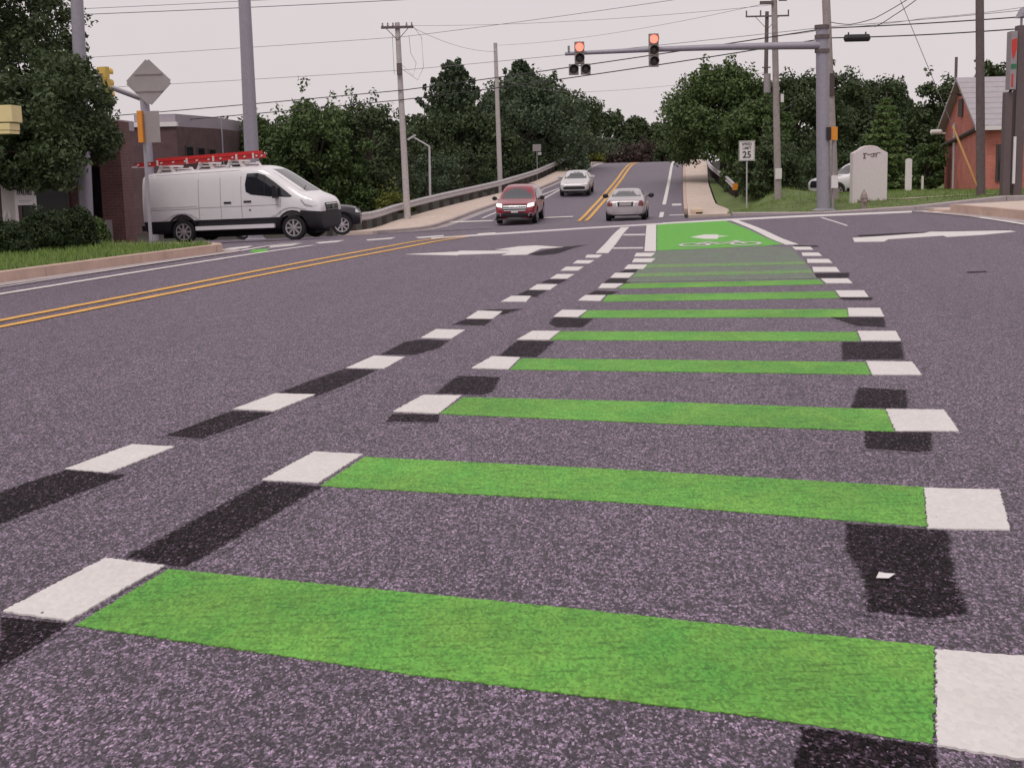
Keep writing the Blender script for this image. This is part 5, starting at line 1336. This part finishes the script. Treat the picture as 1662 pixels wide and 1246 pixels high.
# black pickup behind the van
blk = thing('black_pickup', 'black pickup truck mostly hidden behind the white van', 'truck')
pf2 = atY(556, 380, 49); 
hd = R(5); bx_f = Vector((math.cos(hd), math.sin(hd)))
c0 = Vector((pf2.x, 49)) - bx_f * 1.75 + Vector((-math.sin(hd), math.cos(hd))) * .85
blk.location = (c0.x, c0.y, T(c0.x, c0.y)); blk.rotation_euler = (0, R(-1), hd)
blk.location.z = T(pf2.x, 49)
st = car_stations(5.1, 1.95, [(-2.6, 1.0, 'h'), (-2.55, 1.05, 'h'), (-1.0, 1.05, 'h'), (-.85, 1.5, 'r'), (-.5, 1.78, 'r'), (.3, 1.78, 'r'), (.7, 1.55, 'r'), (1.05, 1.12, 'h'), (1.7, 1.08, 'h'), (2.15, 1.03, 'h'), (2.36, .92, 'h'), (2.46, .70, 'h')], 1.75, .30, 1.0, .10, .72)
bw_ = [(1.75, .85), (1.75, -.85), (-1.75, .85), (-1.75, -.85)]
bb = Car(blk, loft_body(st, bw_, .37), BLKP); wheel_set(blk, bw_, .37)
bb.both('side_window', [(.85, 1.15), (.45, 1.58), (-.6, 1.6), (-.8, 1.15)], GLASS)
bb.patch('windscreen', [(-.72, 1.18), (.72, 1.18), (.62, 1.62), (-.62, 1.62)], '+x', GLASS_L, cuts=4)
bb.patch('grille', [(-.5, .62), (.5, .62), (.5, .85), (-.5, .85)], '+x', CHROME, .015, cuts=4)
for sg in (-1, 1): bb.patch('headlight', [(sg * .55, .70), (sg * .84, .70), (sg * .84, .88), (sg * .55, .88)], '+x', LAMPC, .012)
for sv in ('+y', '-y'): bb.patch('headlight', [(2.26, .80), (2.38, .78), (2.38, .88), (2.26, .90)], sv, LAMPC, .012); bb.patch('fender_lip', [(1.2, .5), (1.3, .72), (1.6, .85), (1.9, .85), (2.2, .72), (2.3, .5), (2.22, .5), (2.1, .66), (1.85, .78), (1.62, .78), (1.38, .66), (1.28, .5)], sv, BLACKM, .03)
mirrors(blk, .85, .98, 1.15, BLACKM)
# white pickup on the lawn lane behind the stone sign
wht = thing('white_pickup', 'white pickup truck parked behind the signal mast and stone sign', 'truck')
pw = atY(1358, 323, 66); hd = R(180 + 14)
f2 = Vector((math.cos(hd), math.sin(hd))); c0 = Vector((pw.x, 66)) - f2 * 1.75 + Vector((-math.sin(hd), math.cos(hd))) * -.85
wht.location = (c0.x, c0.y, atY(1329, 324, 66).z); wht.rotation_euler = (0, 0, hd)
wb_ = Car(wht, loft_body(st, bw_, .37), VANW); wheel_set(wht, bw_, .37)
wb_.both('side_window', [(.85, 1.15), (.45, 1.58), (-.6, 1.6), (-.8, 1.15)], GLASS)
wb_.patch('windscreen', [(-.72, 1.18), (.72, 1.18), (.62, 1.62), (-.62, 1.62)], '+x', GLASS, cuts=4)
wb_.patch('grille', [(-.55, .55), (.55, .55), (.55, .88), (-.55, .88)], '+x', BLACKM, .015, cuts=4)
for sg in (-1, 1): wb_.patch('headlight', [(sg * .58, .68), (sg * .86, .68), (sg * .86, .88), (sg * .58, .88)], '+x', LAMPC, .012)
for sv in ('+y', '-y'):
    wb_.patch('lower_cladding', [(-1.25, .36), (-1.25, .52), (1.25, .52), (1.25, .36)], sv, BLACKM, .012)
mirrors(wht, .85, .98, 1.15, BLACKM)

# ------------------------------------------------------------------ wires
def wire(label, pts, r, m, sag=.0):
    P = [Vector(p) for p in pts]; out = []
    for a, b in zip(P, P[1:]):
        n = 14
        for k in range(n): t = k / n; out.append(a.lerp(b, t) - Vector((0, 0, sag * 4 * t * (1 - t))))
    out.append(P[-1]); o = out[0].copy()
    ob = MB().tube([q - o for q in out], r, 5).build('overhead_wire', m); ob.location = o
    return tag(ob, label, 'wire', 'overhead wires')
# along the cross street: left pole line to the pole behind the mast, on to the right
def A(px, py, Y): return atY(px, py, Y)
wire('thick black cable crossing the sky, upper of the close pair', [A(-120, 212, 70), A(655, 146.5, 66.8), A(1344, 46, 50), A(1800, 16, 46)], .022, CABLE, .06)
wire('thick black cable crossing the sky, lower of the close pair', [A(-120, 226, 70), A(655, 162, 66.8), A(1344, 62, 50), A(1800, 34, 46)], .022, CABLE, .10)
wire('thin wire just above the close pair of cables', [A(-120, 157, 70), A(655, 114, 66.8), A(1344, 44, 50.2), A(1800, 2, 46)], .011, CABLE_G, .05)
wire('thin wire passing just under the crossarm of the pale pole', [A(-120, 108, 70), A(655, 60, 66.6), A(1240, -22, 52), A(1500, -70, 50)], .011, CABLE_G, .06)
wire('grey wire at the top of the picture, lower of two', [A(-120, 33, 60), A(655, 0, 60), A(1100, -40, 60)], .017, CABLE_G, .05)
wire('grey wire at the top of the picture, upper of two', [A(-120, 25, 61), A(655, -12, 61), A(1100, -50, 61)], .012, CABLE_G, .05)
wire('faint wire sloping from the pale pole crossarm to the bare grey pole', [A(668, 44, 66.8), A(804, 84, 88)], .010, CABLE_G, .3)
wire('faint wire running from the crossarm to the far right pole', [A(668, 42, 66.8), A(1256, 8, 52)], .008, CABLE_G, .2)
wire('faint wire across the sky above the traffic lights', [A(804, 74, 88), A(1256, 3, 52)], .008, CABLE_G, .3)
wire('low wire sagging between the bare grey pole and the far thin pole', [A(806, 128, 88), A(940, 150, 90), A(1241, 118, 92)], .010, CABLE_G, .2)
wire('cable sweeping up right from the pole behind the mast, left one', [A(1347, 36, 50), A(1380, 40, 49), A(1420, 30, 47), A(1480, -5, 44), A(1500, -30, 42)], .014, CABLE, .02)
wire('cable sweeping up right from the pole behind the mast, right one', [A(1420, 44, 49), A(1450, 26, 47), A(1492, -4, 44), A(1510, -30, 42)], .014, CABLE, .02)
wire('thin wire across the top right sky above the cables', [A(1256, 58, 52), A(1347, 46, 50.3), A(1500, 30, 48), A(1700, 6, 46)], .009, CABLE_G, .05)
cl = A(1391, 62, 48.4)
sp = thing('splice_case', 'black splice case hanging on the cables right of the mast', 'splice case', cl)
MB().lathe([(.05, -.46), (.12, -.42), (.13, -.38), (.13, .38), (.12, .42), (.05, .46)], 10, 'x').build('case', BLACKM, sp)
for k in (-.3, .3): MB().box((k, 0, .13), (.04, .05, .14)).build('hanger', BLACKM, sp)

# ------------------------------------------------------------------ vegetation
def leaves(centres, radii, per, size, rng, flat=.75, up=.35):
    C = np.repeat(np.asarray(centres), per, 0); Rr = np.repeat(np.asarray(radii), per)[:, None]
    n = len(C)
    d = rng.normal(size=(n, 3)); d /= np.linalg.norm(d, axis=1)[:, None]
    rad = rng.uniform(.25, 1.0, (n, 1)) ** .6
    P = C + d * rad * Rr * np.array([1, 1, flat])
    nr = d * .6 + rng.normal(size=(n, 3)) * .7 + np.array([0, 0, up]); nr /= np.linalg.norm(nr, axis=1)[:, None]
    a = np.cross(nr, rng.normal(size=(n, 3))); a /= np.linalg.norm(a, axis=1)[:, None]; b = np.cross(nr, a)
    s = (size * rng.uniform(.55, 1.35, n))[:, None]
    return P, a * s, b * s * .62
def leaf_mesh(name, P, a, b):
    n = len(P)
    V = np.empty((n, 4, 3)); V[:, 0] = P - a; V[:, 1] = P - b * .9; V[:, 2] = P + a; V[:, 3] = P + b * .9
    me = bpy.data.meshes.new(name)
    me.vertices.add(4 * n); me.vertices.foreach_set('co', V.reshape(-1))
    me.loops.add(4 * n); me.loops.foreach_set('vertex_index', np.arange(4 * n, dtype=np.int32))
    me.polygons.add(n); me.polygons.foreach_set('loop_start', np.arange(0, 4 * n, 4, dtype=np.int32))
    me.update(calc_edges=True); me.validate()
    return me
def broadleaf(seed, h, rx, ry, clumps=80, per=110, size=.17, base=.12, m=LEAF_D, top=1.0, ragged=.35):
    """crown and trunk meshes; h = height, crown from base*h to h"""
    rng = np.random.default_rng(seed); cs, rs = [], []
    lobes = [(rng.uniform(0, 6.28), rng.uniform(.1, .9), rng.uniform(.75, 1.25)) for _ in range(7)]
    while len(cs) < clumps:
        t = rng.uniform(0, 1) ** .9; ang = rng.uniform(0, 6.28)
        rr = (.80 + .20 * math.sin(math.pi * t)) if t < .5 else max(.12, 1 - ((t - .5) / .5) ** (2.2 * top + .2)) ** .5
        k = 1.0; kz = 0
        for (la, lt, ls) in lobes:
            w = math.exp(-((math.cos(ang - la) - 1) ** 2) * 2 - ((t - lt) ** 2) * 14); k += (ls - 1) * w * 1.3; kz += (ls - 1) * w * .22
        q = rng.uniform(.30, 1.0) ** .5
        x, y = math.cos(ang) * rr * q * k * rx, math.sin(ang) * rr * q * k * ry
        z = h * (base + (1 - base) * min(1.0, t * (.90 + kz) + rng.normal(0, .02)))
        cs.append((x, y, z)); rs.append((rx + ry) / 2 * rng.uniform(.17, .32))
    P, a, b = leaves(cs, rs, per, size, rng)
    # stray sprigs past the outline
    k = int(clumps * ragged); idx = rng.choice(len(cs), k)
    sc = [(cs[i][0] * 1.12, cs[i][1] * 1.12, cs[i][2] + abs(rng.normal(0, .35)) + (.5 if cs[i][2] > .8 * h else 0)) for i in idx]
    P2, a2, b2 = leaves(sc, [rng.uniform(.25, .5) for _ in sc], max(6, per // 5), size, rng, 1.3)
    me = leaf_mesh('crown', np.concatenate([P, P2]), np.concatenate([a, a2]), np.concatenate([b, b2]))
    me.materials.append(m)
    tm = MB(); r0 = .035 * h
    tm.tube([(0, 0, -.3), (.02 * h, 0, .2 * h), (-.01 * h, .01 * h, .5 * h), (.01 * h, 0, .85 * h)], [r0, r0 * .8, r0 * .5, r0 * .12], 9)
    for i in rng.choice(len(cs), min(16, len(cs)), replace=False):
        c = Vector(cs[i]); s0 = Vector((0, 0, max(.15 * h, c.z * .6)))
        tm.tube([s0, s0.lerp(c, .5) + Vector((0, 0, .05 * h)), c], [r0 * .4, r0 * .25, r0 * .08], 5, False)
    tr = tm.mesh('trunk'); tr.materials.append(BARK)
    return me, tr
def conifer(seed, h, r, levels=16, size=.16, m=LEAF_L, layered=True, per=55):
    rng = np.random.default_rng(seed); cs, rs = [], []; tm = MB()
    tm.tube([(0, 0, -.3), (0, 0, h * (1 if layered else .9))], [.03 * h, .006 * h], 8)
    if not layered: levels = 26
    for i in range(levels):
        t = (i + .5) / levels; z = h * (.05 + (.9 if layered else .86) * t); R_l = r * (1 - t) ** .8 * rng.uniform(.8, 1.15) + (.12 if layered else .35)
        nb = max(4, int(9 * (1 - t) + 4)); ph = rng.uniform(0, 6.28)
        for k in range(nb):
            a = ph + 6.283 * k / nb + rng.normal(0, .15); l = R_l * rng.uniform(.75, 1.1)
            lift = (-.12 if layered else rng.uniform(.5, 1.1))
            tip = (math.cos(a) * l, math.sin(a) * l, z + lift * l)
            tm.tube([(0, 0, z), tip], [.012 * h * (1 - t) + .01, .006], 4, False)
            m_ = max(2, int(l / (size * 1.6)))
            for j in range(m_):
                f = (j + 1) / m_; cs.append((tip[0] * f, tip[1] * f, z + lift * l * f)); rs.append(size * (1.5 if layered else 1.9) * (1.15 - .75 * f))
    P, a, b = leaves(cs, rs, int(per * .6) if layered else int(per * .7), size if layered else size * .62, rng, .45 if layered else 1.5, .8 if layered else .2)
    me = leaf_mesh('crown', P, a, b); me.materials.append(m)
    tr = tm.mesh('trunk'); tr.materials.append(BARK)
    return me, tr
def plant(name, label, cat, meshes, loc, rz=0, sc=(1, 1, 1), group=None):
    r = thing(name, label, cat, loc, rz, group); r.scale = sc
    for nm, me in (('trunk', meshes[1]), ('crown', meshes[0])):
        if me is None: continue
        o = bpy.data.objects.new(nm, me); col.objects.link(o); o.parent = r
    return r
def tree(label, px, top, base, Y, wpx, seed, m, name='broadleaf_tree', cat='tree', clumps=80, per=150, size=.17, zb=None, base_f=.08, depth=1.0, grp='trees around the junction', kind='b', topk=1.0):
    """a tree whose crown spans wpx pixels around px, its top at pixel row 'top'"""
    c = atY(px, base, Y); z0 = (min(T(c.x, Y), c.z) if zb is None else zb); zt = atY(px, top, Y).z
    h = zt - z0; r = wpx / 2 / F * Y
    if kind == 'b': ms = broadleaf(seed, h * .93, r * 1.0, r * 1.0 * depth, int(clumps * 1.25), per, size * .72, base_f, m, topk)
    else: ms = conifer(seed, h, r, m=m, layered=(kind == 'c'), size=size, per=per)
    return plant(name, label, cat, ms, (c.x, Y, z0 - .1), (seed * 1.7) % 6.28 if kind == 'b' else 0, group=grp)
# beyond the guardrail, left to right
tree('dark tree peeping above the roof right of the brick building', 378, 188, 330, 88, 95, 3, LEAF_D, clumps=60)
tree('bushy tree directly behind the pickup, lowest of the left group', 450, 176, 370, 78, 130, 4, LEAF_M, size=.16, base_f=.02)
tree('tall green tree with wispy sprigs on top above the pickup', 520, 145, 370, 76, 170, 5, LEAF_M, clumps=100, size=.16, base_f=.02)
tree('dark green tree left of the pale utility pole', 600, 148, 360, 78, 150, 6, LEAF_D, clumps=90, size=.16, base_f=.02)
tree('small tree between the pale pole and the pointed tree', 668, 186, 330, 92, 110, 7, LEAF_D, clumps=60, base_f=.02)
tree('pointed evergreen with upswept branches left of the bare grey pole', 742, 84, 320, 100, 150, 8, LEAF_B, kind='s', size=.22, per=60, name='evergreen_tree')
tree('dark spreading tree at the foot of the pointed evergreen', 745, 160, 320, 98, 190, 9, LEAF_D, clumps=100, size=.2, base_f=.02)
tree('spiky topped evergreen right of the bare grey pole', 850, 86, 300, 118, 130, 10, LEAF_B, kind='s', size=.26, per=60, name='evergreen_tree')
tree('big round dark tree beside the bare grey pole', 848, 106, 300, 112, 195, 11, LEAF_B, clumps=130, size=.22, base_f=.06)
tree('dark tree just left of the road crest', 918, 126, 290, 146, 120, 12, LEAF_D, clumps=80, size=.24, base_f=.0)
tree('far tree over the road crest, left of three', 985, 168, 275, 165, 95, 13, LEAF_D, clumps=60, size=.3, base_f=0)
tree('far tree over the road crest, middle of three', 1035, 174, 275, 172, 80, 14, LEAF_D, clumps=60, size=.3, base_f=0)
tree('far tree over the road crest, right of three', 1072, 182, 275, 165, 70, 15, LEAF_D, clumps=50, size=.3, base_f=0)
for i, (px, top, Y, w_, lab) in enumerate(((345, 215, 118, 130, 'dim background tree right behind the grey fascia'), (430, 192, 120, 150, 'dim background tree between the steel pole and the wispy tree'), (560, 176, 124, 150, 'dim background tree over the pickup'), (640, 188, 126, 140, 'dim background tree left of the pointed evergreen'),
        (1235, 186, 122, 110, 'dim background tree in the gap beside the notice pole'), (1330, 150, 126, 140, 'dim background tree left of the mast'), (1465, 158, 128, 150, 'dim background tree right of the layered evergreen'), (1560, 150, 130, 140, 'dim background tree behind the red gable'), (800, 170, 132, 150, 'dim background tree behind the bare grey pole'))):
    tree(lab, px, top, 300, Y, w_, 80 + i, LEAF_D, clumps=70, per=100, size=.24, base_f=0)
tree('yellow green bush on the left verge of the crest', 952, 222, 268, 140, 62, 16, LEAF_Y, name='bush', cat='bush', clumps=34, size=.2, base_f=.05)
tree('russet bush beyond the end of the road', 1036, 230, 270, 156, 105, 17, LEAF_R, name='bush', cat='bush', clumps=46, size=.22, base_f=.05)
tree('low dark bush at the far right end of the road', 1090, 225, 268, 150, 60, 18, LEAF_D, name='bush', cat='bush', clumps=40, size=.22, base_f=.02)
# right of the road
tree('large mid green tree overhanging the right pavement', 1172, 88, 300, 92, 195, 19, LEAF_M, clumps=170, size=.18, base_f=.25)
tree('large dark green tree behind the speed limit sign', 1238, 148, 305, 80, 125, 20, LEAF_M, clumps=140, size=.17, base_f=.04)
tree('dark tree right behind the notice pole', 1290, 94, 310, 84, 135, 21, LEAF_D, clumps=100, size=.17, base_f=.01)
tree('dark tree behind the signal mast', 1365, 86, 310, 88, 140, 22, LEAF_D, clumps=100, size=.18, base_f=.01)
tree('dark tree with a ragged top right of the mast', 1432, 98, 308, 92, 145, 23, LEAF_D, clumps=100, size=.18, base_f=.01)
tree('pale green evergreen with flat layered branches behind the stone sign', 1436, 145, 300, 66, 105, 24, LEAF_L, kind='c', size=.15, per=50, name='evergreen_tree')
tree('dark tree close to the red building gable', 1522, 108, 305, 86, 115, 25, LEAF_D, clumps=90, size=.18, base_f=.01)
tree('leafy green bush left of the red building', 1505, 210, 306, 62, 60, 26, LEAF_M, name='bush', cat='bush', clumps=50, size=.12, base_f=.05)
tree('tree top showing above the red building roof', 1616, 84, 300, 100, 120, 27, LEAF_D, clumps=90, size=.2)
# understorey along the guardrail and under the right trees
for i, (px, top, base, Y, w_, m, lab) in enumerate((
    (480, 290, 366, 74, 110, LEAF_D, 'shrub behind the pickup bonnet'), (585, 282, 345, 76, 110, LEAF_M, 'shrub left of the pale utility pole'),
    (632, 308, 338, 75, 60, LEAF_Y, 'yellowish shrub at the foot of the pale pole'), (700, 240, 322, 86, 100, LEAF_B, 'blue green shrub right of the pale pole'),
    (755, 235, 305, 92, 90, LEAF_D, 'dark shrub left of the bare grey pole'), (835, 235, 296, 108, 90, LEAF_D, 'dark shrub near the sign seen from behind'),
    (890, 228, 275, 128, 80, LEAF_D, 'dark shrub near the top of the guardrail'), (1238, 225, 306, 68, 80, LEAF_D, 'dark low shrub behind the speed limit sign'),
    (1295, 235, 320, 76, 120, LEAF_D, 'dark low shrub right of the notice pole'),
    (1385, 235, 312, 80, 110, LEAF_D, 'dark shrub behind the white pickup'), (1462, 250, 308, 72, 90, LEAF_D, 'dark low shrub right of the stone sign'), (1255, 215, 312, 70, 120, LEAF_D, 'dark shrub between the speed sign and the notice pole'))):
    c = atY(px, base, Y)
    tree(lab, px, top, base, Y, w_, 40 + i, m, name='shrub', cat='shrub', clumps=56, per=90, size=.13, base_f=.0, grp='shrubs under the trees', zb=c.z - .2)
# a wood on the horizon behind everything
rng = np.random.default_rng(5); cs = []; rs = []
for k in range(420):
    a = rng.uniform(-.42, .42); Y = rng.uniform(190, 260); x = Y * a * 1.15
    cs.append((x, Y, rng.uniform(-3, 5.0))); rs.append(rng.uniform(1.6, 3.2))
P, a, b = leaves(cs, rs, 90, .5, rng)
wd_ = leaf_mesh('distant_wood', P, a, b); tag(link('distant_wood', wd_, LEAF_D), 'far dark wood closing the view behind the trees', 'wood', kind='stuff')

# near left tree: crown hangs over the brick building and in front of the steel pole
rng = np.random.default_rng(31); tb = atY(40, 392, 29.0); tz0 = T(tb.x, 29) - .1
cs, rs = [], []
def clump(px, py, Y, r): 
    q = atY(px, py, Y); cs.append((q.x - tb.x, q.y - 29.0, q.z - tz0)); rs.append(r)
for _ in range(260):
    px = rng.uniform(-150, 110); py = rng.uniform(-90, 290)
    clump(px, py, rng.uniform(34.5, 38.5) if py < 130 else rng.uniform(28.5, 33), rng.uniform(.3, .6))
for _ in range(70):
    t = rng.uniform(0, 1); clump(rng.uniform(60, 118 + 50 * math.sin(math.pi * t)), 95 + 150 * t, rng.uniform(30, 34.5), rng.uniform(.22, .42))
for _ in range(40): clump(rng.uniform(-60, 182), rng.uniform(195, 245), rng.uniform(29, 32), rng.uniform(.22, .4))
for _ in range(30): clump(rng.uniform(-20, 110), rng.uniform(270, 300), rng.uniform(29, 31), rng.uniform(.2, .35))
P, a, b = leaves(cs, rs, 260, .055, rng)
tw = [atY(rng.uniform(108, 136) + (6 * math.sin(k)), rng.uniform(58, 130), rng.uniform(35, 37)) - Vector((tb.x, 29.0, tz0)) for k in range(46)]
ed = [Vector(c) + Vector(rng.normal(0, .22, 3)) for c in cs[::2]]
P2, a2, b2_ = leaves([tuple(q) for q in tw], [rng.uniform(.10, .24) for _ in tw], 36, .06, rng)
P3, a3, b3_ = leaves([tuple(q) for q in ed], [rng.uniform(.12, .3) for _ in ed], 40, .06, rng)
cr = leaf_mesh('crown', np.concatenate([P, P2, P3]), np.concatenate([a, a2, a3]), np.concatenate([b, b2_, b3_])); cr.materials.append(LEAF_D)
tm = MB(); tm.tube([(-.6, 0, -.1), (-.6, .1, 1.6), (-.9, .6, 2.6), (-1.2, 2.2, 3.4)], [.16, .14, .11, .05], 9)
for i in rng.choice(len(cs), 26, replace=False):
    c = Vector(cs[i]); s0 = Vector((-.75, .3, 2.2)) if c.z < 3.2 else Vector((-1.1, 1.8, 3.2))
    if (c - s0).length > 1.9: continue
    tm.tube([s0, s0.lerp(c, .5) + Vector((0, 0, .2)), c], [.05, .035, .01], 5, False)
tr = tm.mesh('trunk'); tr.materials.append(BARK)
plant('broadleaf_tree', 'large dark leafy tree hanging over the left corner and brick building', 'tree', (cr, tr), (tb.x, 29.0, tz0), group='trees around the junction')
# clipped bushes on the corner lawn
for i, (px, top, base, Y, wpx, lab) in enumerate(((68, 322, 402, 23.4, 108, 'round clipped dark bush, largest on the corner lawn'), (128, 322, 398, 24.2, 58, 'narrow clipped dark bush beside the brick pier'), (0, 352, 412, 22.4, 96, 'low clipped dark bush at the left edge of the lawn'), (158, 352, 392, 26, 34, 'loose pale green shrub at the foot of the brick pier'))):
    rng = np.random.default_rng(60 + i); c = atY(px, base, Y); z0 = T(c.x, Y) + .1; h = atY(px, top, Y).z - z0; r = wpx / 2 / F * Y
    cs, rs = [], []
    for _ in range(90):
        d = rng.normal(size=3); d /= np.linalg.norm(d); d[2] = abs(d[2]); q = rng.uniform(.5, .95)
        cs.append((d[0] * r * q * (1 if abs(d[2]) > .6 else 1.05), d[1] * r * q, h * (.06 + .86 * d[2] * q))); rs.append(.11)
    P, a, b = leaves(cs, rs, 130, .028 if i < 3 else .04, rng, 1)
    P[:, 2] = np.maximum(P[:, 2], 0.0)
    me = leaf_mesh('crown', P, a, b); me.materials.append(LEAF_H if i < 3 else LEAF_M)
    tm = MB(); tm.tube([(0, 0, -.05), (0, 0, h * .6)], [.04, .015], 6)
    for k in range(5): tm.tube([(0, 0, h * .15), (math.cos(k * 1.3) * r * .6, math.sin(k * 1.3) * r * .6, h * .6)], [.02, .008], 4, False)
    tr = tm.mesh('trunk'); tr.materials.append(BARK)
    plant('bush', lab, 'bush', (me, tr), (c.x, Y, z0))
# a scrap of litter on the road
p = gp(1436, 938)
o = MB().add([(-.030, -.006, .0), (.006, -.022, .003), (.034, -.002, .012), (.012, .012, .004), (-.012, .026, .010), (0, 0, .014)], [(0, 1, 5), (1, 2, 5), (2, 3, 5), (3, 4, 5), (4, 0, 5), (4, 3, 2, 1, 0)]).build('paper_scrap', SIGW)
o.location = (p.x, p.y, T(p.x, p.y) + .004); tag(o, 'small white scrap lying on the dark patch at the right', 'litter')
